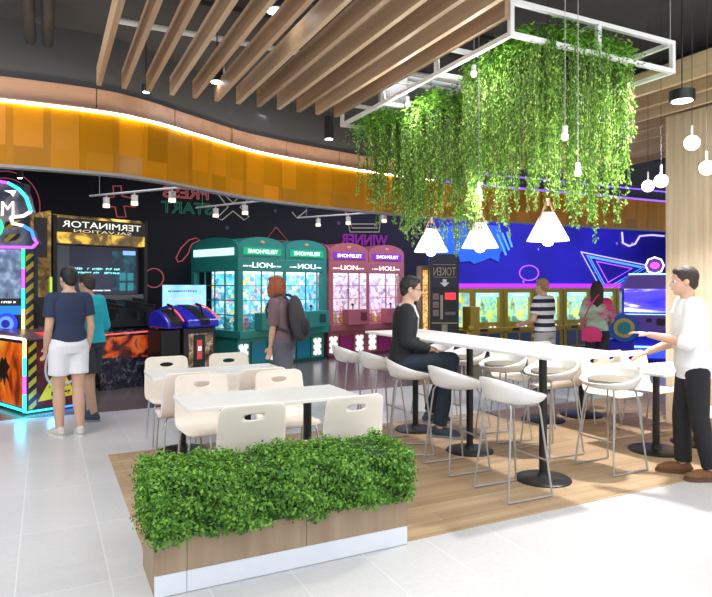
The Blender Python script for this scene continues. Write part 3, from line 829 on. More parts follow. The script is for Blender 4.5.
def toys(mtx, spots, label, group, ks):
    """spots in machine space; every toy its own object"""
    for i, (x, y, z, s) in enumerate(spots):
        k = ks[i % len(ks)]
        if k in TOY0: o = copy_tree(TOY0[k])
        else: o = TOY0[k] = make_toy(k, 1)
        o.location = mtx @ Vector((x, y, z)); o.scale = (s, s, s); o.rotation_euler = (0, 0, mtx.to_euler().z + random.uniform(-.5, .5))
        cn = ('yellow', 'pink', 'cyan', 'cream', 'violet')[k % 5]
        tag(o, label % cn, 'plush toy', group + ', ' + cn)

def booth(loc, rz, units, wu, dep, H, bm, dm, label, sign_m, sign_bg, name, door_m, back_m, side=True, group=None, letters='LION', groupt='', ks=(0, 1, 2)):
    t = empty(name, loc, rz); tag(t, label, 'claw machine', group)
    W = units * wu; HB = .58; HG0, HG1 = .72, 1.84; HH = 2.08
    MB().box((.03, .05, .06), (W - .03, dep - .05, HB)).build('cabinet', bm, t, bev=.01)
    MB().box((0, .0, 0), (W, dep, .06)).build('plinth', dm, t)
    MB().box((-.01, -.08, HB), (W + .01, dep + .01, HG0)).build('ledge', bm, t, bev=.01)
    # corner and middle posts
    for k in range(units + 1):
        if k in (0, units):
            for y in (0, dep - .12): MB().box((k * (W - .12) / units, y, HG0), (k * (W - .12) / units + .12, y + .12, HG1)).build('post', bm, t, bev=.008)
        else: MB().box((k * wu - .03, 0, HG0), (k * wu + .03, .05, HG1)).build('post', bm, t, bev=.008)
    MB().box((W - .14, .12, HG0), (W - .125, dep * .62, HG1)).build('side_backdrop', back_m, t)
    MB().box((0, 0, HG1), (W, dep, HH)).build('header', bm, t, bev=.01)
    # interior back panel, given its own glow so the inside looks lit
    MB().box((.1, dep * .62, HG0), (W - .1, dep * .62 + .02, HG1)).build('backdrop', back_m, t)
    MB().box((.1, .1, HG1 - .03), (W - .1, dep * .62, HG1 - .002)).build('interior_light', emis('booth_lamp', (.95, .98, 1), 1.4), t)
    # glazing with bars
    MB().box((.12, .03, HG0), (W - .12, .036, HG1)).build('window', M_glass, t)
    bar = MB()
    for k in range(units):
        for j in (1, 2):
            bar.box((k * wu + wu * (.5 if j == 1 else .78) - .008, .02, HG0), (k * wu + wu * (.5 if j == 1 else .78) + .008, .045, HG1))
    for z in (HG0 + .28, HG0 + .56, HG0 + .84): bar.box((.1, .018, z), (W - .1, .04, z + .012))
    bar.build('glazing_bars', bm, t)
    if side:
        for xs, nm in ((0.03, 'a'), (W - .036, 'b')):
            MB().box((xs, .12, HG0), (xs + .006, dep - .12, HG1)).build('window', M_glass, t)
            bar = MB()
            for j in range(1, 4): yj = .12 + (dep - .24) * j / 4; bar.box((xs - .008, yj - .01, HG0), (xs + .014, yj + .01, HG1))
            for z in (HG0 + .28, HG0 + .56, HG0 + .84): bar.box((xs - .008, .12, z), (xs + .014, dep - .12, z + .02))
            bar.build('glazing_bars', bm, t)
        # side arch and sign
        ap = [(0, HH), (dep, HH)] + arc(dep / 2, HH + .22, dep / 2, .20, 0, 180, 12)
        MB().prism(ap, .0, .05, 'YZ').build('arched_top', bm, t)
        e = MB().box((-.02, .12, HH + .06), (-.001, dep - .12, HH + .20)).build('sign', emis('pale_cyan_sign', (.65, .95, 1), 1.0), t)
    for k in range(units):
        x0 = k * wu
        ap = [(x0 + .01, HH), (x0 + wu - .01, HH)] + arc(x0 + wu / 2, HH + .22, wu / 2 - .01, .20, 0, 180, 14)
        MB().prism(ap, 0.0, dep, 'XZ').build('arched_top', bm, t)
        sg = MB().box((x0 + .12, -.022, HH + .07), (x0 + wu - .12, -.001, HH + .21)).build('sign', sign_bg, t)
        text('lettering', 'TELEPHONE', wu - .42, .075, sign_m, sg, (x0 + wu / 2, -.026, HH + .14))
        MB().ell((x0 + wu / 2, -.005, HH + .32), (.06, .01, .03), 12, 6).build('crest', mat('gilt', (.7, .45, .2), .4), t)
        text('lettering', letters, wu * .42, .10, W_txt, t, (x0 + wu * .5, -.008, HG1 + .12), mirror=bool(k))
        if True:
            for sx in (.2, .8): scribble('small_lettering', wu * .20, .05, W_txt, t, (x0 + wu * sx, -.008, HG1 + .10), 1, k + 3)
        # console box
        c = MB().box((x0 + wu * .33, -.24, HG0), (x0 + wu * .86, .0, 1.05)).build('control_box', bm, t, bev=.01)
        MB().cbox((x0 + wu * .70, -.245, .90), (.16, .012, .17)).build('button_panel', dm, c)
        MB().tube([(x0 + wu * .5, -.13, 1.05), (x0 + wu * .5, -.13, 1.13)], .01, 8).ell((x0 + wu * .5, -.13, 1.15), .03, 10, 8).build('joystick', M_blackp, c, smooth=True)
        # white puzzle-shaped emblems and the prize door
        d = MB().box((x0 + wu * .30, -.012 + .05, .10), (x0 + wu * .62, .049, .48)).build('prize_door', door_m, t)
        MB().box((x0 + wu * .30 - .015, .03, .08), (x0 + wu * .30, .055, .5)).box((x0 + wu * .62, .03, .08), (x0 + wu * .62 + .015, .055, .5)).build('door_frame', dm, d)
        for ex in (.14, .80):
            b = MB(); cx = x0 + wu * ex; cz = .29
            b.cbox((cx, .042, cz), (.15, .014, .30))
            for sx in (-1, 1):
                for sz in (-.13, 0, .13): b.cbox((cx + sx * .085, .0418, cz + sz), (.045, .013, .075))
            for sz in (-1, 1): 
                for sx in (-.045, .045): b.cbox((cx + sx, .0422, cz + sz * .155), (.05, .013, .05))
            b.build('emblem', W_em, t)
        # claw
        cl = MB(); cx, cy, cz = x0 + wu * .68, dep * .3, 1.45
        cl.tube([(cx, cy, cz), (cx, cy, HG1)], .008, 6).tube([(cx, cy, cz - .03), (cx, cy, cz + .04)], .035, 10)
        for a in (0, 2.1, 4.2):
            cl.tube([(cx, cy, cz), (cx + .09 * math.cos(a), cy + .09 * math.sin(a), cz - .07), (cx + .03 * math.cos(a), cy + .03 * math.sin(a), cz - .17)], .007, 6)
        cl.build('claw', M_chrome, t)
    bpy.context.view_layer.update()
    sp = []
    for k in range(units):
        for j in range(5): sp.append((k * wu + .2 + j * (wu - .4) / 4, dep * .18 + random.uniform(0, .12), HG0, random.uniform(.10, .14)))
        for j in range(4): sp.append((k * wu + .25 + j * (wu - .45) / 3, dep * .45, HG0, random.uniform(.16, .20)))
    toys(Matrix.Translation(loc) @ Matrix.Rotation(rz, 4, 'Z'), sp, '%s plush toy lying in the ' + groupt, 'plush toys in the ' + groupt, ks)
    return t
W_em = emis('lit_white_emblem', (1, 1, 1), .75)
M_teal = mat('teal_enamel', (.03, .30, .25), .35, var=.05, emit=0); M_teald = mat('dark_teal', (.01, .08, .075), .5)
M_pink = mat('rose_enamel', (.50, .14, .17), .35, var=.05); M_pinkd = mat('dark_rose', (.16, .03, .05), .5)
bk1 = prize_scene('cyan_prize_display', [(0, (.08, .50, .72)), (.36, (.18, .68, .82)), (.58, (.65, .88, .92)), (.70, (.75, .45, .6)), (.76, (.85, .8, .15)), (.80, (.05, .35, .6))], .62, 13)
bk2 = prize_scene('pale_prize_display', [(0, (.65, .55, .85)), (.3, (.92, .88, .95)), (.5, (.45, .40, .62)), (.65, (.85, .8, .95)), (.8, (.75, .3, .45)), (.9, (.95, .95, .95))], .55, 12)
R20 = math.radians(20)
booth((3.19, 11.26, 0), R20, 2, 1.14, 1.6, 2.5, M_teal, M_teald, 'teal telephone-box claw machine with green lit signs and cyan prize display', emis('sign_mint', (.75, 1, .9), 1.8), emis('sign_green', (.01, .42, .20), .8), 'claw_machine', mat('blue_door', (.01, .28, .42), .3), bk1, groupt='teal claw machine')
booth((5.42, 12.12, 0), math.radians(12), 2, 1.10, 1.0, 2.4, M_pink, M_pinkd, 'rose pink telephone-box claw machine with purple lit signs', emis('sign_pale', (.95, .85, 1), 1.8), emis('sign_purple', (.16, .02, .55), 1.0), 'claw_machine', mat('magenta_door', (.50, .04, .26), .3), bk2, groupt='pink claw machine', ks=(0, 3, 0, 1))

# token kiosk -------------------------------------------------------
M_navyp = mat('navy_panel', (.025, .025, .055), .35)
kx, ky = D(430, 12.9)
t = empty('token_kiosk', (kx, ky, 0), math.radians(-30)); tag(t, 'tall dark token change kiosk with red display between pink and yellow machines', 'kiosk')
MB().box((0, 0, 0), (.60, .5, 2.16)).build('cabinet', mat('kiosk_body', (.03, .03, .04), .4), t, bev=.03)
p = MB().box((.03, -.03, 1.52), (.57, 0, 2.22)).build('sign_panel', M_navyp, t)
text('lettering', 'TOKEN', .46, .17, mat('gold_lettering', (.55, .42, .25), .4), p, (.3, -.034, 1.86))
MB().box((.06, -.034, 2.0), (.54, -.03, 2.006)).box((.06, -.034, 1.74), (.54, -.03, 1.746)).build('rule_line', M_rail, p)
MB().prism([(.26, 1.70), (.34, 1.70), (.34, 1.63), (.40, 1.63), (.30, 1.54), (.20, 1.63), (.26, 1.63)], -.036, -.031).build('arrow', mat('arrow_grey', (.6, .6, .65), .4, emit=.2), p)
MB().cbox((.42, -.005, 1.35), (.22, .02, .14)).build('display', emis('red_display', (1, .04, .06), 1.2), t)
MB().cbox((.42, -.005, 1.16), (.22, .02, .12)).build('slot_panel', M_blackp, t)
MB().cbox((.42, -.005, .99), (.22, .015, .06)).build('card_slot', mat('kiosk_grey', (.2, .2, .22), .4), t)
MB().cbox((.24, -.008, 1.12), (.05, .02, .5)).build('light_strip', mat('kiosk_beige', (.5, .45, .35), .4), t)
for z in (1.34, 1.17, 1.0): 
    e = MB().cbox((.12, -.008, z), (.12, .02, .13)).build('coin_panel', mat('coin_grey', (.25, .24, .25), .35), t); MB().cbox((.12, -.02, z), (.05, .015, .05)).build('coin_button', emis('coin_red', (.5, .05, .05), .5), e)
MB().box((.03, -.01, .78), (.57, 0, .80)).build('trim_strip', mat('kiosk_yellow', (.6, .5, .2), .4), t)
MB().box((.24, -.012, .55), (.36, 0, .76)).build('coin_tray', mat('tray_grey', (.4, .38, .3), .4), t)
# gold lit panel beside it
gx, gy = D(421.5, 13.4)
t = empty('gold_light_panel', (gx, gy, 0), math.radians(-12)); tag(t, 'narrow warm gold lit panel left of the token kiosk', 'light panel')
MB().box((0, 0, 0), (.17, .3, 2.0)).build('housing', mat('gold_frame', (.25, .15, .07), .4), t)
MB().box((.03, -.01, .15), (.14, 0, 1.9)).build('diffuser', graphic('gold_glitter', [(.3, (.2, .09, .02)), (.5, (.8, .45, .12)), (.7, (1, .8, .4))], 20, .8), t)

# yellow crane machines ----------------------------------------------
M_yel = mat('mustard_enamel', (.52, .36, .03), .35, var=.05); M_navy = mat('slate_blue_panel', (.07, .13, .26), .4)
bk3 = prize_scene('aqua_prize_display', [(0, (.30, .85, .70)), (.3, (.65, .95, .65)), (.45, (.25, .60, .70)), (.6, (.75, .90, .35)), (.75, (.9, .8, .1)), (.88, (.2, .5, .45))], .5, 13)
def crane(x, lb):
    t = empty('crane_machine', (x, 11.35, 0)); tag(t, lb, 'crane machine', 'mustard yellow crane machines along the blue wall')
    w_ = .89
    MB().box((0, .0, .05), (w_, .85, .50)).build('cabinet', M_yel, t, bev=.008)
    MB().box((0, -.10, .50), (w_, .85, .60)).build('control_shelf', M_yel, t, bev=.01)
    for x_ in (0, w_ - .10):
        for y_ in (0, .75): MB().box((x_, y_, .60), (x_ + .10, y_ + .10, 1.41)).build('post', M_yel, t)
    MB().box((.1, 0, .60), (w_ - .1, .05, .72)).build('window_sill', M_yel, t)
    for x_ in (.085, w_ - .095): MB().box((x_, .05, .60), (x_ + .01, .6, 1.40)).build('side_backdrop', bk3, t)
    MB().box((0, 0, 1.40), (w_, .85, 1.50)).build('roof', M_yel, t, bev=.01)
    MB().box((.1, .02, .72), (w_ - .1, .026, 1.40)).build('window', M_glass, t)
    MB().box((.04, .6, .60), (w_ - .04, .62, 1.40)).build('backdrop', bk3, t)
    MB().box((.1, .05, 1.385), (w_ - .1, .6, 1.399)).build('interior_light', emis('crane_lamp', (.75, 1, .85), 1.0), t)
    pl_ = MB().box((.12, .015, 1.30), (w_ - .12, .019, 1.385)).build('header_card', emis('aqua_header', (.35, .85, .9), .9), t)
    scribble('lettering', .40, .05, W_txt, pl_, (w_ / 2, .010, 1.342))
    for x_ in (.07, .45):
        MB().box((x_ + .02, -.008, .09), (x_ + .34, .0, .46)).build('front_panel', M_navy, t)
    MB().cbox((.25, -.105, .55), (.2, .012, .06)).build('coin_plate', M_blackp, t)
    for x_ in (.5, .62): MB().tube([(x_, -.03, .60), (x_, -.03, .63)], .028, 10).build('button', W_em, t)
    MB().tube([(.5, .3, 1.15), (.5, .3, 1.39)], .01, 6).ell((.5, .3, 1.13), (.05, .05, .05), 8, 6).tube([(.5, .3, 1.12), (.57, .3, 1.06), (.53, .3, .98)], .01, 5).tube([(.5, .3, 1.12), (.43, .3, 1.06), (.47, .3, .98)], .01, 5).build('claw', M_chrome, t)
    return t
for i in range(6):
    xx = 8.62 + i * .93
    nth = ('leftmost yellow crane machine, next to the token kiosk', 'second yellow crane machine from the kiosk', 'yellow crane machine just left of the striped shirt', 'yellow crane machine just right of the striped shirt', 'yellow crane machine behind the girl in pink', 'last yellow crane machine, behind the blue barrel game')[i]
    crane(xx, nth)
    toys(Matrix.Translation((xx, 11.35, 0)), [(.2 + .13 * j, .14 + .1 * (j % 2), .60, .12) for j in range(4)] + [(.25 + .2 * j, .42, .60, .17) for j in range(3)], '%s plush toy lying in the ' + nth.split(',')[0], 'plush toys in the ' + nth.split(',')[0], (0, 0, 2, 3))
# yellow cabinet edge piece with round knob next to kiosk
kx2, ky2 = D(467, 13.0)
t = empty('yellow_ticket_stand', (kx2, ky2, 0)); tag(t, 'small mustard yellow stand right beside the token kiosk', 'stand')
MB().box((0, 0, 0), (.34, .4, .62)).build('body', M_yel, t, bev=.02); MB().box((.1, 0, .62), (.34, .3, 1.12)).build('back', M_yel, t, bev=.02)
MB().ell((.08, -.02, .66), .07, 12, 8).build('knob', M_yel, t, smooth=True)

# purple castle game machine ---------------------------------------------
px0, py0 = D(622, 12.9)
t = empty('redemption_game', (px0, py0, 0), math.radians(-46)); tag(t, 'purple and blue dome-topped game machine with pink emblem against the panelled wall', 'arcade machine')
M_pur = mat('violet_plastic', (.22, .12, .62), .3); M_blu = mat('cobalt_plastic', (.015, .02, .60), .25)
w_ = 1.15
MB().box((0, 0, 0), (w_, .8, .62)).build('lower_cabinet', M_blu, t, bev=.03)
MB().box((-.02, -.12, .62), (w_ + .02, .8, .98)).build('control_panel', M_pur, t, bev=.03)
MB().box((.0, .0, .98), (w_, .8, 1.50)).build('screen_housing', M_blu, t, bev=.02)
MB().box((.04, -.012, 1.02), (w_ - .04, 0, 1.5)).build('screen', graphic('wave_screen', [(.3, (.02, .02, .7)), (.5, (.12, .08, .8)), (.58, (.9, .95, 1)), (.63, (.35, .25, .9)), (.8, (.6, .5, .95))], 1.2, 1.0, stretch=(.6, 1, 3.2), distort=.6), t)
MB().prism([(0, 1.5), (w_, 1.5), (w_ - .16, 1.80), (.16, 1.80)], .0, .75).build('sloped_roof', M_pur, t)
MB().box((.14, -.01, 1.79), (w_ - .14, .2, 1.82)).build('light_edge', emis('cyan_edge', (.4, .8, 1), 1.5), t)
MB().box((0, -.125, .975), (w_, -.10, .99)).build('light_edge', emis('cyan_edge', (.4, .8, 1), 1.5), t)
MB().box((.0, -.13, .30), (w_, -.0, .325)).build('light_edge', emis('cyan_edge', (.4, .8, 1), 1.5), t)
e = MB().tube([(.62, .04, 1.98), (.62, .12, 1.98)], .15, 8).build('emblem', M_pur, t)
MB().tube([(.62 + .17 * math.cos(a * PI / 4), .03, 1.98 + .17 * math.sin(a * PI / 4)) for a in range(8)], .018, 8, closed=True).build('emblem_ring', emis('white_ring', (.85, .8, 1), 1.6), e)
MB().ell((.62, .02, 1.98), (.09, .03, .07), 12, 8).build('gem', emis('pink_gem', (1, .08, .55), 1.6), e)
MB().cbox((.72, -.13, .83), (.16, .02, .14)).build('card_reader', M_blackp, t); MB().cbox((.50, -.13, .86), (.09, .02, .08)).build('keypad', M_blackp, t)
scribble('lettering', .26, .07, M_blu, t, (.22, -.124, .8))
MB().box((.1, -.01, .08), (w_ - .1, 0, .28)).build('prize_window', emis('blue_window', (.05, .10, 1), .8), t)
bx, by = D(607, 12.1)
t = empty('barrel_game', (bx, by, 0), math.radians(-40)); tag(t, 'blue round barrel game with yellow and teal disc beside the purple machine', 'arcade machine')
MB().box((0, 0, 0), (.5, .6, .5)).build('base', M_blu, t, bev=.03)
e = MB().tube([(.30, -.05, .75), (.30, .5, .75)], .27, 28).build('barrel', mat('bright_blue', (.02, .12, .55), .3), t, smooth=True)
MB().tube([(.30, -.07, .75), (.30, -.04, .75)], .19, 24).build('disc', mat('disc_yellow', (.6, .5, .12), .4), e)
MB().tube([(.30, -.09, .75), (.30, -.06, .75)], .12, 20).build('disc_centre', mat('disc_teal', (.03, .30, .38), .4), e)

# screen cabinet (left of centre) ----------------------------------------
cx_, cy_ = .088, 10.58
RT = math.radians(21)
t = empty('shooting_simulator', (cx_, cy_, 0), RT); tag(t, 'huge black shooting simulator with wide screen, gold marquee and twin guns', 'arcade machine')
W = 1.56
MB().box((0, .0, 0), (W, .9, 1.33)).build('lower_housing', M_blackp, t)
MB().box((0, .12, 1.33), (W, .9, 2.66)).build('screen_housing', M_blackp, t)
MB().box((0, -.05, 1.33), (.06, .12, 2.66)).build('side_wing', M_black, t); MB().box((W - .06, -.05, 1.33), (W, .12, 2.66)).build('side_wing', M_black, t)
MB().box((.06, -.03, 1.33), (W - .06, .1, 1.42)).build('lower_bezel', mat('grey_bezel', (.12, .12, .13), .4), t)
sc = MB().box((.10, .10, 1.43), (W - .10, .118, 2.20)).build('screen', graphic('dim_screen', [(.3, (.010, .012, .025)), (.7, (.030, .032, .06))], .8, .8), t)
MB().box((.10, .095, 1.43), (.30, .099, 2.20)).build('screen_panel', emis('screen_grey', (.05, .055, .07), .8), sc)
MB().box((1.0, .095, 1.50), (1.42, .099, 2.14)).build('screen_panel', graphic('teal_screen', [(.4, (.008, .02, .035)), (.7, (.015, .10, .13))], 5, .9, detail=2), sc)
MB().cbox((1.30, .09, 2.12), (.22, .01, .07)).build('screen_badge', emis('badge_blue', (.25, .5, 1), 1), sc)
M_cy = emis('cyan_lettering', (.25, .9, .9), 1.1)
scribble('lettering', .86, .13, M_cy, sc, (.72, .085, 1.81), 2, 5)
scribble('lettering', .42, .035, W_txt, sc, (.78, .085, 1.49), 1, 6)
for (x_, z_) in ((1.18, 1.55), (1.32, 1.55), (1.18, 1.72), (1.32, 1.72)): MB().cbox((x_, .088, z_), (.10, .01, .13)).build('screen_icon', emis('icon_teal', (.03, .22, .25), .9), sc)
mq = MB().prism([(-.05, 2.23), (-.05, 2.60), (.1, 2.68), (.1, 2.23)], .05, W - .05, 'YZ').build('marquee', graphic('gold_marquee', [(.30, (.03, .02, .012)), (.48, (.16, .10, .03)), (.56, (.75, .45, .05)), (.72, (1, .8, .2))], 2.2, .55, stretch=(1.6, 1, 1.6), distort=1.0, detail=6), t)
MB().box((.05, -.056, 2.40), (W - .05, -.049, 2.62)).build('title_band', mat('title_dark', (.02, .018, .015), .4), mq)
text('lettering', 'TERMINATOR', 1.30, .10, emis('marquee_white', (.85, .85, .78), 1.0), mq, (W / 2, -.062, 2.53))
text('lettering', 'SALVATION', .95, .045, emis('marquee_gold', (.75, .65, .4), .8), mq, (W / 2, -.062, 2.43))
# gold speaker column on the left
col = empty('speaker_column', (0, 0, 0)); col.parent = t
bpy.data.objects.remove(col)
M_gold = graphic('antique_gold', [(.3, (.05, .025, .008)), (.5, (.35, .19, .04)), (.65, (.75, .48, .14)), (.8, (.2, .1, .02))], 5, .06, .35, distort=1.5)
c_ = MB().prism([(-.30, .0), (-.02, .0), (-.02, 2.72), (-.24, 2.66), (-.34, 2.5), (-.30, 2.2), (-.36, 2.0), (-.36, 1.55), (-.30, 1.4), (-.28, .9)], -.02, .35).build('speaker_column', M_gold, t)
MB().box((-.27, -.035, 2.0), (-.08, -.018, 2.6)).build('grille', M_blackp, c_); MB().box((-.25, -.035, .2), (-.06, -.018, 1.4)).build('grille', M_blackp, c_)
for r_, m_ in ((.145, M_gold), (.105, mat('bronze_cone', (.20, .11, .03), .4, .5)), (.05, M_gold)):
    MB().tube([(-.19, -.02 - (.15 - r_) * .3, 1.76), (-.19, -.035 - (.15 - r_) * .35, 1.76)], r_, 24).build('speaker', m_, c_, smooth=True)
MB().tube([(-.03, -.04, .9), (-.03, -.04, 1.7)], .018, 8).build('neon_edge', emis('lime_edge', (.45, .9, .1), .9), c_)
# gun console in front
M_art = graphic('red_robot_art', [(.30, (.012, .012, .018)), (.44, (.08, .015, .01)), (.50, (.65, .06, .015)), (.62, (.9, .20, .04)), (.70, (.12, .03, .02))], 3.2, .2, .3, distort=1.4, detail=5)
M_skull = graphic('rubble_art', [(.35, (.008, .010, .020)), (.52, (.025, .03, .06)), (.60, (.10, .10, .15)), (.66, (.35, .35, .42)), (.70, (.02, .02, .04))], 9, 0, .3, distort=1.5, detail=6)
gx0, gy0 = D(98, 9.35)
gc = t
inv = Matrix.Translation((cx_, cy_, 0)) @ Matrix.Rotation(RT, 4, 'Z')
def lp(px, d): p = inv.inverted() @ Vector((*D(px, d), 0)); return p.x, p.y
a = lp(100, 9.2)
x0, y0 = a; x1 = x0 + .62; y1 = -.02
con = MB().prism([(y0, .0), (y1, .0), (y1, 1.2), (y1 - .15, 1.28), (y0 + .25, .98), (y0 - .06, .86), (y0 - .04, .5)], x0, x1 + .30, 'YZ').build('console', M_skull, t)
MB().prism([(y0 + .02, .50), (y1 - .02, .62), (y1 - .02, 1.10), (y1 - .15, 1.16), (y0 + .25, .90), (y0, .80)], x1 + .30, x1 + .315, 'YZ').build('side_art', M_art, con)
MB().prism([(x0 - .01, .50), (x1 + .30, .45), (x1 + .30, .80), (x0 - .01, .80)], y0 - .062, y0 - .05, 'XZ').build('front_art', M_art, con)
MB().tube([(x0, y0 - .07, .84), (x1 + .30, y0 - .07, .86), (x1 + .32, y0 + .3, .98), (x1 + .32, y1 - .15, 1.26)], .012, 6).build('red_trim', emis('red_neon', (1, .12, .10), 1.1), con)
MB().prism([(y0 + .0, .94), (y1 - .1, 1.22), (y1 - .1, 1.32), (y0 + .3, 1.10)], x0 + .1, x1 + .4, 'YZ').build('hood', M_black, con)
for gx_ in (x0 + .22, x0 + .72):
    g = MB()
    g.cbox((gx_, y0 + .15, 1.25), (.06, .55, .11), (.12, 0, .35)).cbox((gx_ - .05, y0 - .12, 1.20), (.05, .22, .07), (.1, 0, .35))
    g.tube([(gx_ + .06, y0 + .38, 1.30), (gx_ + .20, y0 + .75, 1.36)], .02, 8).cbox((gx_, y0 + .05, 1.14), (.04, .09, .18), (.3, 0, .35)).cbox((gx_ + .03, y0 + .22, 1.34), (.03, .25, .05), (.12, 0, .35))
    g.tube([(gx_, y0 + .2, .98), (gx_, y0 + .2, 1.2)], .03, 8)
    g.build('mounted_gun', mat('gunmetal', (.06, .06, .065), .35, .6), con)

# racing machine with blue canopies -------------------------------------
hx, hy = D(184, 9.55)
t = empty('ride_machine', (hx, hy, 0), RT); tag(t, 'low black ride machine with blue canopies and red trim left of the teal machine', 'arcade machine')
M_bcan = mat('blue_canopy', (.03, .03, .55), .2, coat=.5)
MB().box((0, 0, .0), (.58, .9, .92)).build('pedestal', M_blackp, t, bev=.02)
MB().box((.08, -.012, .06), (.52, 0, .82)).build('front_panel', graphic('bronze_art', [(.35, (.02, .012, .01)), (.5, (.30, .19, .10)), (.6, (.75, .62, .45)), (.68, (.04, .02, .015))], 4.5, .05, distort=1.5), t)
e = MB().box((.16, -.03, .20), (.36, -.01, .80)).build('coin_door', M_blackp, t)
MB().box((.21, -.04, .42), (.30, -.03, .72)).build('coin_label', emis('coin_label_red', (.6, .08, .08), .6), e); MB().box((.225, -.045, .55), (.285, -.04, .62)).build('coin_display', W_em, e)
def canopy(x0, x1, z0, h, par, e=.95):
    pr = [(-.12, z0), (e, z0)] + [(e - (e + .12) * s, z0 + .06 + h * math.sin(PI * (.12 + .80 * s)) * (1 - .35 * s)) for s in [i / 12 for i in range(13)]]
    c = MB().prism(pr, x0 + .05, x1 - .05, 'YZ').build('canopy', M_bcan, par, bev=.03)
    MB().prism([(a_, b_ + .012) for a_, b_ in pr], (x0 + x1) / 2 - .09, (x0 + x1) / 2 + .12, 'YZ').build('canopy_stripe', M_black, c, bev=.02)
    tr = [(x1 - .04, a_, b_ + .01) for a_, b_ in pr[2:]]
    MB().tube(tr, .012, 6).build('red_trim', MATS['red_neon'], c)
canopy(-.05, .62, .92, .32, t)
MB().box((-.36, .05, 0), (-.02, .46, .9)).build('pedestal', M_black, t, bev=.02)
canopy(-.40, -.04, .92, .26, t, .48)
for s in (-.22, .28): MB().tube([(s, -.1, 1.12), (s, -.02, 1.26), (s, .1, 1.28)], .02, 8).build('handlebar', M_black, t)
# blue display board behind it
dx, dy = D(163, 11.0)
t = empty('display_board', (dx, dy, 0), math.radians(5)); tag(t, 'pale blue lit display board standing between the ride machine and teal machine', 'display board')
MB().box((0, 0, 1.16), (.78, .05, 1.58)).build('lit_panel', graphic('sky_board', [(.3, (.18, .45, .75)), (.6, (.35, .65, .9)), (.8, (.75, .6, .8))], 3, .9), t)
MB().box((.34, .01, 0), (.44, .04, 1.16)).build('post', M_black, t); MB().box((.18, -.1, 0), (.6, .15, .03)).build('foot', M_black, t)
scribble('lettering', .6, .06, emis('board_navy', (.08, .12, .35), .3), t, (.39, -.006, 1.47), 1, 7); scribble('lettering', .62, .06, emis('board_pink', (1, .55, .7), .8), t, (.39, -.006, 1.33), 1, 8)

# rainbow shooting game at far left --------------------------------------
ox, oy = D(25.5, 7.55)
t = empty('neon_gun_game', (ox, oy, 0), math.radians(24)); tag(t, 'rainbow-edged gun game with orange flame side panel at the left picture edge', 'arcade machine')
MB().box((0, 0, .03), (.62, 1.4, .90)).build('console', M_blackp, t)
M_flame = graphic('flame_art', [(.25, (.03, .006, .004)), (.42, (.25, .03, .005)), (.52, (.85, .13, .01)), (.64, (1, .35, .03)), (.78, (1, .75, .15))], 1.7, .35, .3, distort=1.2, detail=6, stretch=(1, 1, .8))
fp = MB().box((-.012, .05, .08), (-.002, 1.36, .86)).build('side_panel', M_flame, t)
MB().prism([(.72, .40), (.78, .52), (.70, .60), (.66, .66), (.60, .62), (.55, .67), (.50, .60), (.42, .55), (.50, .48), (.44, .36), (.54, .42), (.58, .30), (.63, .41), (.70, .32)], -.02, -.013, 'YZ').build('dark_silhouette', mat('silhouette', (.035, .02, .012), .5), fp)
rb = [('rb_pink', (1, .25, .6)), ('rb_violet', (.5, .1, 1)), ('rb_blue', (.05, .25, 1)), ('rb_cyan', (.05, .85, 1)), ('rb_green', (.05, .9, .35)), ('rb_yellow', (1, .8, .3)), ('rb_white', (1, 1, 1))]
RB = {k: emis(k, c, 1.6) for k, c in rb}
def led(pts, cols, parent, r=.016, name='neon_edge'):
    for i, k in enumerate(cols):
        seg_ = pts[i * (len(pts) - 1) // len(cols): (i + 1) * (len(pts) - 1) // len(cols) + 1]
        if len(seg_) > 1: MB().tube(seg_, r, 6).build(name, RB[k], parent)
def sub(p, q, n): p = Vector(p); q = Vector(q); return [p + (q - p) * i / n for i in range(n + 1)]
led(sub((-.02, -.02, .03), (-.02, -.02, .92), 8), ['rb_cyan', 'rb_violet', 'rb_cyan', 'rb_yellow'], t, .022)
led(sub((-.02, -.02, .92), (-.02, 1.4, .92), 4), ['rb_white', 'rb_yellow'], t, .016); led(sub((-.02, 0, .05), (-.02, 1.4, .05), 4), ['rb_cyan', 'rb_blue'], t, .016)
led(sub((.0, -.02, .03), (.62, -.02, .03), 4), ['rb_cyan', 'rb_blue'], t, .014)
hz = zebra('hazard_stripes', (.60, .42, .03), (.015, .012, .012), .11, 2, .7, .4)
rp = MB().box((.02, -.012, .06), (.62, -.002, .88)).build('front_panel', graphic('dark_red_art', [(.3, (.02, .006, .008)), (.6, (.16, .02, .02)), (.75, (.45, .10, .03))], 4, .05, distort=1), t)
MB().box((.03, -.02, .06), (.12, -.0125, .88)).build('hazard_strip', hz, rp)
wt = MB().prism([(.14, .14), (.62, .17), (.44, .50), (.38, .54)], -.022, -.0125, 'XZ').build('warning_triangle', mat('warning_yellow', (.75, .60, .04), .4, emit=.12), rp)
scribble('lettering', .26, .06, M_blackp, wt, (.40, -.026, .31), 1, 9); scribble('lettering', .24, .09, M_blackp, wt, (.42, -.026, .22), 1, 10)
MB().prism([(.36, .38), (.44, .38), (.48, .44), (.41, .43), (.38, .48), (.36, .43), (.31, .42)], -.027, -.022, 'XZ').build('warning_symbol', M_blackp, wt)
MB().prism([(0, .88), (1.4, .88), (1.4, 1.02), (.25, .96), (0, .92)], .0, .62, 'YZ').build('control_deck', mat('deck_metal', (.25, .12, .16), .3, .4), t)
MB().box((.25, .10, .93), (.50, .35, .97)).build('start_pad', emis('start_red', (.9, .06, .04), .8), t)
g = MB(); g.cbox((.40, .28, 1.10), (.05, .42, .09), (.2, 0, -.5)).cbox((.34, .14, 1.02), (.045, .07, .16), (.3, 0, -.5)).tube([(.48, .42, 1.14), (.60, .62, 1.19)], .018, 8).tube([(.42, .3, .92), (.42, .3, 1.08)], .025, 8)
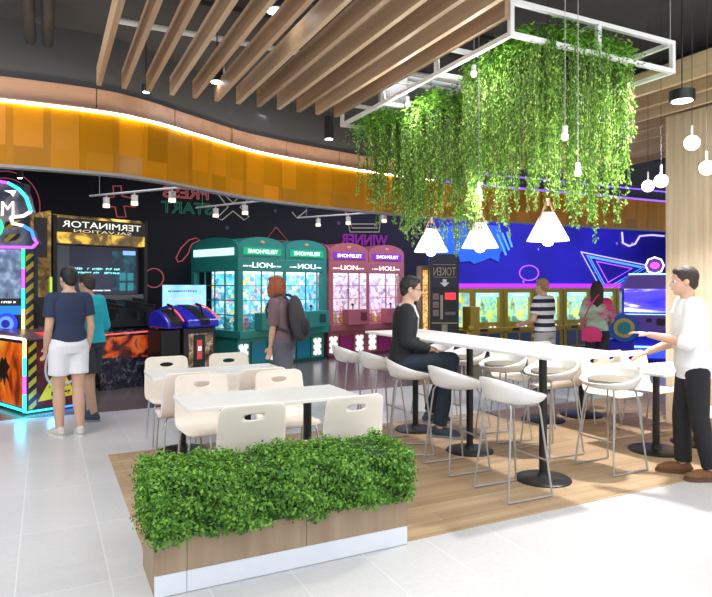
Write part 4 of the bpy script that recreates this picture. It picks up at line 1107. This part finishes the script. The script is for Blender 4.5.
g.build('mounted_gun', mat('gun_orange', (.75, .12, .04), .35), t)
MB().tube(smooth_path([(.36, .0, .80), (.22, -.14, .74), (.15, -.2, .55), (.22, -.18, .38), (.45, -.12, .34), (.62, -.1, .42)], 6), .014, 8).build('gun_cable', M_rail, t, smooth=True)
# tower, nearly square on to the camera
TW = Matrix.Translation((ox, oy, 0)) @ Matrix.Rotation(math.radians(24), 4, 'Z')
wx_, wy_ = D(24, 8.35)
lp2 = TW.inverted() @ Vector((wx_, wy_, 0)); rr = math.radians(-26.6 - 24)
tw = MB().box((-1.25, .0, .0), (.0, .16, 2.95)).box((0, .02, .0), (.13, .12, 2.2)).build('tower', M_blackp, t, loc=lp2, rot=(0, 0, rr))
MB().box((-1.15, -.015, 1.40), (-.04, 0, 2.06)).build('screen', graphic('rubble_screen', [(.3, (.04, .05, .09)), (.5, (.10, .15, .24)), (.7, (.30, .38, .5))], 7, 1.0, detail=8), tw)
led(sub((.0, -.02, .98), (.0, -.02, 2.08), 8), ['rb_yellow', 'rb_cyan', 'rb_violet', 'rb_green'], tw, .022)
MB().box((.03, -.004, .95), (.12, .02, 2.0)).build('hazard_strip', hz, tw)
MB().box((-1.1, -.02, 1.18), (-.02, 0, 1.30)).build('blue_band', emis('band_blue', (.02, .30, .9), .7), tw)
scribble('lettering', .5, .05, W_txt, tw, (-.32, -.024, 1.35), 1, 11)
for cx2 in (-.22, -.95):
    for r_, m_ in ((.145, emis('ring_deep_blue', (.03, .06, .8), .9)), (.10, emis('ring_blue', (.10, .25, 1), 1.4)), (.055, emis('ring_core', (.02, .03, .5), .6))):
        MB().tube([(cx2, -.03 - (.15 - r_) * .3, 1.06), (cx2, -.01, 1.06)], r_, 24).build('speaker', m_, tw, smooth=True)
out = [(.22, 2.14), (.16, 2.08), (-1.3, 2.10), (-1.5, 2.3), (-1.5, 2.9), (-1.3, 3.0), (-.75, 3.02), (-.40, 2.98), (-.16, 2.94), (-.02, 2.86), (.08, 2.74), (.14, 2.56), (.04, 2.50), (-.13, 2.48), (-.10, 2.40), (.04, 2.37), (.15, 2.30), (.18, 2.20)]
mq = MB().prism(out, -.08, .04, 'XZ').build('marquee', graphic('warzone_art', [(.3, (.02, .02, .03)), (.5, (.10, .11, .16)), (.62, (.28, .22, .22)), (.72, (.65, .30, .10))], 3, .4, distort=1), tw)
o3 = [Vector((x, -.09, z)) for x, z in out[1:] + out[:2]]
led(o3, ['rb_violet', 'rb_violet', 'rb_violet', 'rb_violet', 'rb_cyan', 'rb_cyan', 'rb_white', 'rb_white', 'rb_blue', 'rb_violet'], mq, .022)
text('lettering', 'MAN', .55, .19, W_txt, mq, (-.36, -.092, 2.60))
MB().prism([(-.22, 2.84), (-.06, 2.84), (-.10, 2.76), (-.13, 2.80)], -.09, -.082, 'XZ').build('wing_mark', W_txt, mq)
for z in (2.42, 2.24): MB().prism([(-.22, z - .09), (-.04, z - .06), (.0, z + .03), (-.2, z + .0)], -.088, -.082, 'XZ').build('hazard_strip', hz, mq)
MB().tube([(-.38 + .14 * math.cos(a), -.095, 2.35 + .14 * math.sin(a)) for a in [i * 2 * PI / 12 for i in range(12)]], .018, 6, closed=True).build('neon_ring', RB['rb_green'], mq)
MB().tube([(-.38, -.1, 2.35), (-.38, -.085, 2.35)], .09, 12).build('red_disc', emis('red_disc', (.9, .03, .1), .8), mq)
bpy.context.view_layer.update()

# neon signs on the back wall -------------------------------------------------
YW = 13.57
def neon(pxs, m, name, label, r=.014, closed=True, cat='neon sign', group=None):
    pts = [onY(px, py, YW) for px, py in pxs]; c = Vector((sum(p[0] for p in pts) / len(pts), YW, sum(p[1] for p in pts) / len(pts)))
    o = MB().tube([Vector((p[0], YW, p[1])) - c for p in pts], r, 6, closed=closed).build(name, m, loc=c); tag(o, label, cat, group); return o
N_red = emis('neon_coral', (.60, .14, .15), .38); N_mag = emis('neon_magenta', (.55, .07, .42), .8); N_pale = emis('neon_pale', (.55, .5, .42), .35)
N_grn = emis('neon_green', (.03, .20, .12), .35); N_viol = emis('neon_violet', (.55, .12, 1), 1.0); N_blue = emis('neon_azure', (.10, .35, 1), 1.1); N_lil = emis('neon_lilac', (.7, .6, 1), .9)
neon([(113, 186), (121, 186), (122, 196), (135, 199), (135, 207), (124, 206), (126, 217), (117, 217), (115, 207), (104, 206), (103, 198), (114, 197)], N_red, 'neon_plus', 'coral neon plus outline on the dark wall')
X, Z = onY(186, 193, YW); o = text('neon_word', 'PRESS', .98, .25, N_red, None, (X, YW, Z), outline=.02, ext=.012); tag(o, 'red outlined neon word reading PRESS in mirror writing', 'neon sign')
X, Z = onY(187, 208, YW); o = text('neon_word', 'START', 1.08, .26, N_grn, None, (X, YW, Z), outline=.02, ext=.012); tag(o, 'green outlined neon word reading START, below the red word', 'neon sign')
neon([(217, 193), (223, 193), (233, 203), (243, 193), (250, 193), (251, 197), (240, 207), (249, 217), (244, 220), (233, 211), (222, 220), (217, 218), (228, 207)], N_pale, 'neon_cross', 'pale neon X outline right of the word signs')
for k, r_ in enumerate((36, 29)): neon([(4 + r_ * math.cos(a), 207 + r_ * math.sin(a)) for a in [i * 2 * PI / 48 for i in range(48)]], emis('neon_rose', (.55, .12, .2), .3), 'neon_ring', ('large thin rose neon ring behind the rainbow marquee, outer', 'large thin rose neon ring behind the rainbow marquee, inner')[k], r=.012)
neon([(154 + 9.5 * math.cos(a), 278 + 9.5 * math.sin(a)) for a in [i * 2 * PI / 28 for i in range(28)]], N_red, 'neon_circle', 'coral neon circle beside the wide screen machine')
neon([(176, 258), (181, 248), (189, 240), (196, 238), (200, 240), (192, 244), (190, 248), (188, 254), (182, 261), (178, 262)], N_red, 'neon_outline', 'coral neon handset outline at the corner of the teal machine')
neon([(266, 240), (276, 227), (288, 241)], N_red, 'neon_triangle', 'coral neon triangle peeking above the teal machine')
neon([(292, 212), (297, 218), (307, 210)], N_pale, 'neon_check', 'small pale neon check mark under the fascia', closed=False)
neon([(345, 208), (350, 232), (379, 232), (381, 214)], N_pale, 'neon_console', 'pale neon console outline above the winner sign', closed=False)
neon([(351, 224), (377, 224), (377, 228), (352, 228)], N_pale, 'neon_slot', 'pale neon slot inside the console outline')
X, Z = onY(364.5, 240, YW); o = text('neon_word', 'WINNER', 1.30, .27, emis('neon_winner', (.35, .03, .42), .55), None, (X, YW, Z), outline=.02, ext=.012); tag(o, 'purple neon word reading WINNER in mirror writing above the pink machine', 'neon sign')
neon([(408, 230), (419, 217)], N_pale, 'neon_stroke', 'pale neon stroke of the small x, rising right', closed=False); neon([(408, 217), (420, 231)], N_pale, 'neon_stroke', 'pale neon stroke of the small x, falling right', closed=False)
neon([(529 + 9.5 * math.cos(a), 273 + 7.5 * math.sin(a)) for a in [i * 2 * PI / 28 for i in range(28)]], N_viol, 'neon_circle', 'violet neon circle on the blue wall above the crane machines', r=.018)
for k, (s, m_) in enumerate(((1.0, N_lil), (.80, N_blue), (.70, N_blue), (.48, N_viol))):
    c = (611, 270); P3 = [(581, 252), (655, 267), (605, 296)]
    neon([(c[0] + (x - c[0]) * s, c[1] + (y - c[1]) * s) for x, y in P3], m_, 'neon_triangle', ('outermost lilac outline of the nested neon triangles', 'azure outline, second of the nested neon triangles', 'azure outline, third of the nested neon triangles', 'innermost violet outline of the nested neon triangles')[k], r=.022)
neon([(622, 232), (623, 243), (629, 246), (635, 244), (640, 236), (652, 235), (664, 236)], N_lil, 'neon_curve', 'lilac neon hook near the panelled wall', closed=False, r=.03)
for k, (a_, b_) in enumerate((((497, 234), (506, 255)), ((502, 233), (509, 250)), ((507, 232), (512, 247)))):
    neon([a_, b_], N_blue, 'neon_bar', 'slanted azure neon bar right of the middle cone lamp, %s' % ('left', 'middle', 'right')[k], r=.03, closed=False)
X0, Z0_ = onY(448, 288, YW); X1, _ = onY(665, 288, YW)
o = MB().box((9.0, YW - .02, 1.50), (20, YW + .02, 1.62)).build('led_strip', emis('led_magenta', (.42, .03, .95), 1.3)); tag(o, 'magenta LED strip along the blue wall just above the crane machines', 'led strip')
# pale blue skyline painted on the wall
sk = [(432, 232), (446, 226), (470, 224), (500, 226), (503, 240), (506, 250), (500, 252), (499, 262), (490, 258), (480, 262), (474, 264), (470, 261), (460, 262), (459, 256), (452, 262), (444, 258), (438, 262), (434, 252)]
pts = [onY(px, py, YW) for px, py in sk]
o = MB().prism(pts, YW - .005, YW + .02, 'XZ').build('skyline_decal', mat('sky_blue_decal', (.02, .16, .62), .5, emit=.25)); tag(o, 'sky blue jagged skyline shape on the wall behind the cone lamps', 'wall decal')
# cyan glow of the floor under the gun game comes from under-lighting
l = bpy.data.lights.new('underglow', 'POINT'); l.energy = 2.5; l.color = (.02, .7, 1); l.shadow_soft_size = .05
o = bpy.data.objects.new('underglow', l); COL.objects.link(o); xx, yy = D(20, 7.3); o.location = (xx, yy, .10)
l = bpy.data.lights.new('underglow', 'POINT'); l.energy = 2.5; l.color = (.05, .3, 1); l.shadow_soft_size = .05
o = bpy.data.objects.new('underglow', l); COL.objects.link(o); xx, yy = D(52, 7.5); o.location = (xx, yy, .10)
# ============================================================ PEOPLE
def blob(b, name, m, parent, voxel=.008, sm=3):
    tmp = b.build('tmp', m, fix=True)
    r = tmp.modifiers.new('r', 'REMESH'); r.mode = 'VOXEL'; r.voxel_size = voxel
    s = tmp.modifiers.new('s', 'SMOOTH'); s.iterations = sm; s.factor = .5
    dg = bpy.context.evaluated_depsgraph_get(); me = bpy.data.meshes.new_from_object(tmp.evaluated_get(dg)); me.name = name
    bpy.data.objects.remove(tmp)
    me.polygons.foreach_set('use_smooth', [True] * len(me.polygons))
    o = bpy.data.objects.new(name, me); COL.objects.link(o); o.parent = parent
    return o
def trunk(b, secs, M):
    n = 28; vs = []; fs = []
    for (cy, z, rx, ry) in secs:
        for i in range(n):
            a = 2 * PI * i / n; c, s = math.cos(a), math.sin(a)
            e = .85
            vs.append(M @ Vector((rx * math.copysign(abs(c) ** e, c), cy + ry * math.copysign(abs(s) ** e, s), z)))
    for k in range(len(secs) - 1):
        for i in range(n): fs.append((k * n + i, k * n + (i + 1) % n, (k + 1) * n + (i + 1) % n, (k + 1) * n + i))
    fs.append(tuple(range(n))[::-1]); fs.append(tuple((len(secs) - 1) * n + i for i in range(n)))
    b.add(vs, fs)
def limb(b, p0, p1, r0, r1, e0=True, e1=True, mid=None):
    p0 = Vector(p0); p1 = Vector(p1)
    if mid: b.tube([p0, p0.lerp(p1, .35), p1], [r0, mid, r1], 14)
    else: b.tube([p0, p1], [r0, r1], 14)
    if e0: b.ell(p0, r0 * .99, 14, 10)
    if e1: b.ell(p1, r1 * .99, 14, 10)
def hand(b, w, el, side, curl=.5, s=1.0, nrm=None):
    w = Vector(w); d = (w - Vector(el)).normalized()
    nrm = Vector(nrm or (-side, 0, 0)); nrm = (nrm - d * nrm.dot(d)).normalized(); sd = d.cross(nrm).normalized()
    fwd = sd if sd.y > 0 else -sd                      # thumb side
    R = Matrix((fwd, nrm, d)).transposed()
    b.ell(w + d * .045 * s, (.040 * s, .017 * s, .052 * s), 12, 8, R)
    for i, (o_, L) in enumerate(((.029, .070), (.010, .079), (-.010, .073), (-.028, .058))):
        p = w + d * .082 * s + fwd * o_ * s
        q = p + (d * math.cos(curl * .6) + nrm * math.sin(curl * .6)) * L * .55 * s
        r_ = q + (d * math.cos(curl * 1.7) + nrm * math.sin(curl * 1.7)) * L * .5 * s
        b.tube([p - d * .02, p, q, r_], [.0095 * s, .0095 * s, .0088 * s, .007 * s], 8); b.ell(r_, .007 * s, 8, 6); b.ell(q, .0088 * s, 8, 6)
    p = w + d * .022 * s + fwd * .030 * s; q = p + (d * .7 + fwd * .6 + nrm * .35).normalized() * .036 * s; r_ = q + (d * .95 + nrm * .35).normalized() * .03 * s
    b.tube([p, q, r_], [.013 * s, .011 * s, .008 * s], 8); b.ell(r_, .008 * s, 8, 6); b.ell(q, .011 * s, 8, 6)
def shoe(par, ank, toe, m, sole, k=1, name='shoe'):
    a = Vector(ank); t = Vector(toe); d = (t - a); d.z = 0; d.normalize(); z0 = min(a.z, t.z) - .0
    R = Matrix((Vector((-d.y, d.x, 0)), d, Vector((0, 0, 1)))).transposed()
    zf = a.z - .085 * k
    b = MB()
    b.ell((a.x + d.x * .05, a.y + d.y * .05, zf + .048), (.044 * k, .13 * k, .045), 16, 10, R)
    b.ell((a.x + d.x * .13, a.y + d.y * .13, zf + .036), (.048 * k, .075 * k, .034), 16, 10, R)
    b.ell((a.x - d.x * .01, a.y - d.y * .01, zf + .065), (.042 * k, .055 * k, .055), 14, 10, R)
    o = blob(b, name, m, par, .006, 2)
    out = [(.0, -.075), (.03, -.06), (.038, 0), (.044, .07), (.052, .13), (.044, .185), (.018, .212), (-.012, .212), (-.04, .185), (-.048, .13), (-.04, .07), (-.038, 0), (-.03, -.06)]
    pts = [(a.x + (R @ Vector((x * k, y * k, 0))).x, a.y + (R @ Vector((x * k, y * k, 0))).y) for x, y in out]
    MB().prism(pts, zf, zf + .024, 'XY').build('sole', sole, o, smooth=True)
SK = [mat('skin_light', (.62, .38, .27), .55), mat('skin_tan', (.52, .31, .21), .55)]
def person(loc, face, H, label, skin, torso, legs, arms, clothes, hair, female=False, headturn=0, nod=0, shoes=None, group=None):
    """face: world direction angle the body looks to; torso=(pelvis, lean) ; joints in a frame looking along +y"""
    t = empty('person', loc, face - PI / 2); tag(t, label, 'person', group)
    k = H / 1.75; pel, lean = torso
    P0 = Vector((0, 0, .95 * k)); pel = Vector(pel) if pel else P0
    M = Matrix.Translation(pel) @ Matrix.Rotation(-lean, 4, 'X') @ Matrix.Translation(-P0)
    sw = (.145 if female else .162) * k
    g = (.92 if female else 1.0) * k
    secs = [(0, .84 * k, .13 * g, .10 * g), (0, .92 * k, .168 * k, .118 * g), (0, 1.02 * k, .150 * g, .105 * g), (0, 1.12 * k, .132 * g, .095 * g), (.0, 1.25 * k, .150 * g, .108 * g), (-.003, 1.35 * k, .160 * g, .108 * g), (-.008, 1.42 * k, .125 * g, .080 * g), (-.006, 1.46 * k, .075 * g, .062 * g), (0, 1.49 * k, .052 * g, .052 * g)]
    b = MB(); trunk(b, secs, M)
    NK = M @ Vector((0, -.005, 1.44 * k))
    HM = M @ Matrix.Translation((0, .018 * k, 1.60 * k)) @ Matrix.Rotation(lean * .75 - nod, 4, 'X') @ Matrix.Rotation(headturn, 4, 'Z')
    hc = HM @ Vector((0, 0, 0)); HR = HM.to_3x3()
    limb(b, NK, HM @ Vector((0, -.02, -.04)), .054 * g, .052 * g)
    b.ell(HM @ Vector((0, -.012, .03)), (.074 * k, .094 * k, .090 * k), 20, 14, HR)
    b.ell(HM @ Vector((0, .022, -.035)), (.060 * k, .068 * k, .078 * k), 20, 14, HR)
    b.ell(HM @ Vector((0, .055, -.088)), (.030 * k, .028 * k, .022 * k), 12, 8, HR)
    b.tube([HM @ Vector((0, .080, .018)), HM @ Vector((0, .104, -.026))], [.008, .015], 8); b.ell(HM @ Vector((0, .100, -.028)), .014, 10, 8)
    b.ell(HM @ Vector((0, .070, .028)), (.048, .016, .012), 10, 8, HR)
    b.ell(HM @ Vector((0, .084, -.058)), (.022, .010, .010), 10, 8, HR)
    for s in (-1, 1): b.ell(HM @ Vector((s * .075 * k, -.005, -.005)), (.010, .020, .032), 10, 8, HR)
    SH = {}; 
    for s in (-1, 1):
        sh = M @ Vector((s * sw, -.006, 1.395 * k)); SH[s] = sh; el, wr = [Vector(p) for p in arms[s]]
        limb(b, sh, el, .052 * g, .040 * g); limb(b, el, wr, .040 * g, .026 * g, mid=.041 * g)
        limb(b, M @ Vector((s * .07, -.006, 1.39 * k)), sh, .06 * g, .052 * g)
        hand(b, wr, el, s, clothes.get('curl', .5), .97 * k, clothes.get('palm'))
        hp, kn, an, toe = [Vector(p) for p in legs[s]]
        limb(b, hp, kn, .088 * k, .056 * k); limb(b, kn, an, .055 * k, .037 * k, mid=.060 * k)
        d = (toe - an); b.tube([an - d.normalized() * .02 - Vector((0, 0, .03)), toe - Vector((0, 0, .0))], [.036 * k, .026 * k], 10); b.ell(toe, .027 * k, 10, 8)
    body = blob(b, 'body', skin, t, .0075, 3)
    M_eye = mat('eye_white', (.8, .8, .78), .3); M_iris = mat('iris_dark', (.03, .02, .015), .3)
    for s in (-1, 1):
        e = MB().ell(HM @ Vector((s * .030 * k, .0745 * k, .004)), .0105, 10, 8).build('eye', M_eye, t, smooth=True)
        MB().ell(HM @ Vector((s * .030 * k, .0810 * k, .004)), .0075, 8, 6).build('iris', M_iris, e, smooth=True)
    MB().ell(HM @ Vector((0, .093 * k, -.058)), (.020, .005, .006), 10, 6, HR).build('mouth', mat('lips', (.45, .16, .14), .5), t, smooth=True)
    # upper garment
    c = clothes
    def garment(name, m, z_hem, inflate, sleeve, sl_r=1.0, flare=0):
        b = MB(); ss = []
        for (cy, z, rx, ry) in secs:
            if z < z_hem - .01: continue
            if z > 1.47 * k: continue
            ss.append((cy, z, rx + inflate, ry + inflate))
        ss.insert(0, (0, z_hem, ss[0][2] + flare + .004, ss[0][3] + flare + .004))
        trunk(b, ss, M)
        for s in (-1, 1):
            sh = SH[s]; el, wr = [Vector(p) for p in arms[s]]
            limb(b, M @ Vector((s * .06, -.006, 1.385 * k)), sh, .062 * g + inflate, .056 * g + inflate)
            q = inflate * sl_r
            if sleeve <= 1: limb(b, sh, sh.lerp(el, sleeve), .056 * g + q, .048 * g + q * 1.3, True, False)
            else:
                limb(b, sh, el, .056 * g + q, .044 * g + q); limb(b, el, el.lerp(wr, sleeve - 1), .044 * g + q, .032 * g + q, False, False)
        o = blob(b, name, m, t, .009, 2); return o
    if 'top' in c: garment(*c['top'])
    if 'over' in c: garment(*c['over'])
    def bottoms(name, m, cover, inflate, wide=0):
        b = MB()
        ss = [(cy, z, rx + inflate, ry + inflate) for (cy, z, rx, ry) in secs if z < 1.03 * k]
        trunk(b, ss, M)
        for s in (-1, 1):
            hp, kn, an, toe = [Vector(p) for p in legs[s]]
            if cover <= 1: limb(b, hp, hp.lerp(kn, cover), .092 * k + inflate, .068 * k + inflate + wide, True, False)
            else:
                limb(b, hp, kn, .090 * k + inflate, .060 * k + inflate); limb(b, kn, kn.lerp(an, cover - 1), .060 * k + inflate, .048 * k + inflate + wide * .5, True, False)
        blob(b, name, m, t, .009, 2)
    if 'bottom' in c: bottoms(*c['bottom'])
    # hair
    b = MB(); style, hm = hair
    b.ell(HM @ Vector((0, -.022, .040)), (.083 * k, .098 * k, .094 * k), 20, 14, HR)
    if style == 'short':
        b.ell(HM @ Vector((0, -.055, -.01)), (.066 * k, .055 * k, .07 * k), 16, 12, HR); b.ell(HM @ Vector((0, .035, .088)), (.060, .045, .030), 14, 10, HR)
        for s in (-1, 1): b.ell(HM @ Vector((s * .068 * k, -.015, .03)), (.014, .03, .045), 10, 8, HR)
    if style == 'bob':
        b.ell(HM @ Vector((0, -.045, -.03)), (.092 * k, .088 * k, .12 * k), 18, 12, HR)
        for s in (-1, 1): b.ell(HM @ Vector((s * .078 * k, .012, -.04)), (.026, .055, .10), 12, 10, HR)
        b.ell(HM @ Vector((0, .045, .085)), (.06, .045, .03), 12, 10, HR)
    if style == 'long':
        b.ell(HM @ Vector((0, -.050, -.05)), (.088 * k, .080 * k, .15 * k), 18, 12, HR); b.ell(HM @ Vector((0, -.095, -.22)), (.10 * k, .055 * k, .22 * k), 16, 12, HR)
        for s in (-1, 1): b.ell(HM @ Vector((s * .074 * k, .005, -.06)), (.024, .05, .13), 12, 10, HR)
    h = blob(b, 'hair', hm, t, .008, 1)
    for s in (-1, 1):
        if shoes: shoe(t, legs[s][2], legs[s][3], shoes[0], shoes[1], k)
    return t, M, HM, SH
def st_legs(H, sp=.10, dy=0.0, stride=0.0, kb=.02):
    k = H / 1.75; L = {}
    for s in (-1, 1):
        f = s * stride
        L[s] = ((s * .088 * k, 0, .90 * k), (s * sp * k, kb + f * .55, .49 * k), (s * sp * k, -.03 + f, .085), (s * (sp + .02) * k, .10 + f, .032))
    return L
hair_dark = mat('hair_dark_brown', (.035, .022, .016), .6, bump=.6, bscale=120, var=.3, vscale=40)
hair_black = mat('hair_black', (.012, .011, .012), .5, bump=.6, bscale=120, var=.3, vscale=40)
hair_red = mat('hair_auburn', (.30, .07, .025), .55, bump=.6, bscale=120, var=.3, vscale=40)
hair_blond = mat('hair_dark_blond', (.33, .20, .09), .6, bump=.6, bscale=120, var=.3, vscale=40)
cl = lambda n, c: mat(n, c, .85, bump=.25, bscale=35)
white_sh = (cl('shoe_offwhite', (.62, .60, .54)), mat('sole_white', (.75, .75, .72), .6))
dark_sh = (cl('shoe_slate', (.05, .07, .10)), mat('sole_grey', (.25, .26, .28), .6))
brown_sh = (cl('shoe_tan', (.19, .085, .04)), mat('sole_brown', (.12, .06, .03), .6))
FWD = math.radians(90 - 26.6)                              # straight away from the camera
# man in navy t-shirt, seen from behind
X, Y = D(69, 6.5); H = 1.80
person((X, Y, 0), FWD + .75, H, 'man in navy t-shirt and white shorts standing with his back to us', SK[0], (None, .02), st_legs(H, .085, 0, -.05),
       {-1: ((-.205, -.02, 1.13), (-.195, .10, .92)), 1: ((.21, -.03, 1.14), (.195, .03, .88))},
       dict(top=('t_shirt', cl('navy_cotton', (.022, .035, .085)), .97, .016, .62, 1.0, .004), bottom=('shorts', cl('white_cotton', (.78, .79, .84)), .66, .014, .022), palm=(-1, 0, 0)), ('short', hair_black), shoes=white_sh, headturn=.2)
# person in cyan jacket beyond him, facing the gun game
X, Y = D(90, 7.3); H = 1.74
person((X, Y, 0), FWD + 1.25, H, 'person in turquoise jacket and dark shorts, half hidden behind the man in navy', SK[1], (None, .05), st_legs(H, .09, 0, .11),
       {-1: ((-.22, .02, 1.10), (-.16, .22, 1.05)), 1: ((.22, -.02, 1.09), (.18, .18, 1.00))},
       dict(top=('jacket', cl('turquoise_nylon', (.01, .40, .50)), .90, .028, 1.92, 1.0, .004), bottom=('shorts', cl('charcoal_cotton', (.03, .035, .05)), .85, .018, .02), palm=(0, 0, -1)), ('short', hair_dark), shoes=dark_sh, nod=.1)
# woman with backpack
X, Y = D(284, 7.3); H = 1.72
wm, M, HM, SH = person((X, Y, 0), FWD + 1.25, H, 'auburn-haired woman in mauve top bending forward, dark backpack on her back', SK[0], (None, .15), st_legs(H, .08, 0, .05),
       {-1: ((-.17, .06, 1.10), (-.155, .10, .86)), 1: ((.17, .07, 1.10), (.16, .11, .86))},
       dict(top=('blouse', cl('mauve_cotton', (.17, .11, .13)), .93, .018, .98, 1.0, .004), bottom=('skirt', cl('grey_denim', (.11, .11, .15)), .95, .012, .02), palm=(-1, 0, 0)), ('bob', hair_red), female=True, shoes=dark_sh, nod=-.05)
W = Matrix.Translation(wm.location) @ Matrix.Rotation(wm.rotation_euler.z, 4, 'Z')
bp = empty('backpack', W @ M @ Vector((0, -.10, 1.0)), wm.rotation_euler.z); tag(bp, 'dark grey backpack worn by the auburn-haired woman', 'backpack')
Mb = Matrix.Rotation(-.13, 4, 'X'); b = MB()
b.ell(Mb @ Vector((0, -.10, .18)), (.135, .085, .26), 20, 14, Mb.to_3x3()).ell(Mb @ Vector((0, -.12, .05)), (.13, .085, .16), 20, 14, Mb.to_3x3())
M_bag = cl('graphite_nylon', (.045, .042, .05)); blob(b, 'pack_body', M_bag, bp, .01, 2)
blob(MB().ell(Mb @ Vector((0, -.19, .06)), (.10, .05, .11), 16, 12, Mb.to_3x3()), 'front_pocket', cl('charcoal_nylon', (.03, .028, .034)), bp, .01, 2)
for s in (-1, 1):
    MB().tube(smooth_path([Mb @ Vector((s * .09, -.06, .38)), Mb @ Vector((s * .10, .02, .455)), Mb @ Vector((s * .11, .15, .42)), Mb @ Vector((s * .13, .22, .28)), Mb @ Vector((s * .15, .13, .10)), Mb @ Vector((s * .13, -.05, .03))], 5), .016, 8).build('strap', M_bag, bp, smooth=True)
# seated man
X, Y = 3.07, 5.09
ps = .83
man, M, HM, SH = person((X, Y, 0), math.radians(-32), 1.76, 'man in black cardigan and grey shirt with glasses sitting on a white bar stool', SK[0], ((0, -.02, ps + .06), .10),
       {-1: ((-.09, .0, ps + .02), (-.12, .43, ps + .03), (-.10, .24, .33), (-.11, .38, .26)), 1: ((.09, .0, ps + .02), (.10, .44, ps + .05), (.09, .32, .24), (.11, .45, .185))},
       {-1: ((-.20, -.01, 1.06), (-.09, .22, .985)), 1: ((.215, .02, 1.05), (.09, .25, .975))},
       dict(top=('shirt', cl('pale_grey_shirt', (.45, .50, .56)), .93, .013, 1.90, 1.0, .0), bottom=('trousers', cl('dark_jeans', (.018, .03, .05)), 1.95, .014, .01), palm=(0, 0, -1), curl=.7), ('short', hair_black), shoes=dark_sh, headturn=-.1, nod=.08)
# open cardigan: the front stays clear so the shirt shows
k = 1.76 / 1.75; secs = [(0, .93, .19, .138), (0, 1.02, .175, .128), (0, 1.12, .158, .118), (0, 1.25, .173, .130), (-.003, 1.35, .182, .130), (-.008, 1.42, .150, .104), (-.006, 1.452, .10, .084)]
b = MB(); trunk(b, secs, M)
for s in (-1, 1):
    el, wr = [Vector(p) for p in ({-1: ((-.20, -.01, 1.06), (-.09, .22, .985)), 1: ((.215, .02, 1.05), (.09, .25, .975))})[s]]
    sh = SH[s]; limb(b, sh, el, .078, .062); limb(b, el, el.lerp(wr, .88), .062, .047, False, False); limb(b, M @ Vector((s * .06, -.006, 1.385)), sh, .08, .077)
cg = blob(b, 'cardigan', cl('black_knit', (.012, .014, .018)), man, .009, 2)
bm = bmesh.new(); bm.from_mesh(cg.data); Mi = M.inverted()
dl = [f for f in bm.faces if (lambda p: p.y > .02 and abs(p.x) < .085 + max(0, (p.z - 1.12)) * .10 and p.z > .90)(Mi @ f.calc_center_median())]
bmesh.ops.delete(bm, geom=dl, context='FACES'); bm.to_mesh(cg.data); bm.free()
so = cg.modifiers.new('thickness', 'SOLIDIFY'); so.thickness = .006; so.offset = -1
g = MB()
for s in (-1, 1):
    g.tube([HM @ Vector((s * .032 + .024 * math.cos(a), .100, .004 + .018 * math.sin(a))) for a in [i * PI / 7 for i in range(14)]], .003, 6, closed=True)
    g.tube([HM @ Vector((s * .056, .098, .008)), HM @ Vector((s * .082, .0, .006))], .003, 6)
g.tube([HM @ Vector((-.010, .101, .008)), HM @ Vector((.010, .101, .008))], .003, 6)
g.build('glasses', M_blackp, man)
# person in striped shirt
X, Y = D(545, 9.0); H = 1.70
person((X, Y, 0), FWD + .75, H, 'person in black and white striped t-shirt looking at the yellow crane machines', SK[0], (None, .06), st_legs(H, .10),
       {-1: ((-.22, .06, 1.08), (-.14, .26, 1.02)), 1: ((.23, .04, 1.08), (.20, .20, .90))},
       dict(top=('t_shirt', zebra('stripe_knit', (.70, .70, .74), (.02, .02, .05), .115, 2, 0, .9, .5), .90, .024, .70, 1.0, .004), bottom=('shorts', cl('grey_chino', (.40, .40, .42)), .9, .02, .02), palm=(-1, 0, 0)), ('short', hair_blond), shoes=dark_sh)
# girl in pink
X, Y = D(597, 9.2); H = 1.66
gp, M, HM, SH = person((X, Y, 0), FWD - .35, H, 'long-haired girl in pink and mint top standing beside the blue barrel game', SK[1], (None, .05), st_legs(H, .09),
       {-1: ((-.21, .02, 1.06), (-.19, .14, .86)), 1: ((.21, .06, 1.06), (.20, .26, 1.02))},
       dict(top=('blouse', graphic('pink_mint_print', [(.38, (.70, .04, .18)), (.46, (.75, .10, .28)), (.52, (.30, .55, .40)), (.62, (.7, .72, .68))], 3.2, 0, .85, stretch=(.6, .6, 1.5)), .90, .022, .85, 1.0, .006), bottom=('trousers', cl('dark_trousers', (.03, .03, .05)), 1.95, .014, .01), palm=(-1, 0, 0)), ('long', hair_dark), female=True, shoes=dark_sh)
W = Matrix.Translation(gp.location) @ Matrix.Rotation(gp.rotation_euler.z, 4, 'Z')
bg = empty('shoulder_bag', W @ Vector((-.08, -.19, .76)), gp.rotation_euler.z); tag(bg, 'bright pink bag hanging behind the girl with long hair', 'bag')
blob(MB().ell((0, 0, .10), (.15, .06, .12), 18, 12).box((-.13, -.04, .0), (.13, .04, .12)), 'bag_body', cl('hot_pink_canvas', (.75, .05, .22)), bg, .008, 3)
MB().tube(smooth_path([(-.12, 0, .18), (-.07, -.01, .40), (.04, .02, .60), (.12, .14, .70)], 5), .010, 8).build('strap', MATS['hot_pink_canvas'], bg, smooth=True)
# man in white shirt walking at the right
X, Y = D(693, 5.1); H = 1.76
person((X, Y, .004), FWD + 1.35, H, 'man in white shirt and black trousers walking left past the low tables', SK[0], (None, .08), st_legs(H, .085, 0, .08),
       {-1: ((-.22, .10, 1.12), (-.13, .36, 1.17)), 1: ((.22, .06, 1.10), (.17, .31, 1.0))},
       dict(top=('shirt', cl('white_poplin', (.80, .81, .83)), .82, .024, 1.25, 1.0, .006), bottom=('trousers', cl('black_trousers', (.012, .012, .015)), 1.95, .014, .01), palm=(0, 0, -1), curl=.3), ('short', hair_dark), shoes=brown_sh, nod=.05)
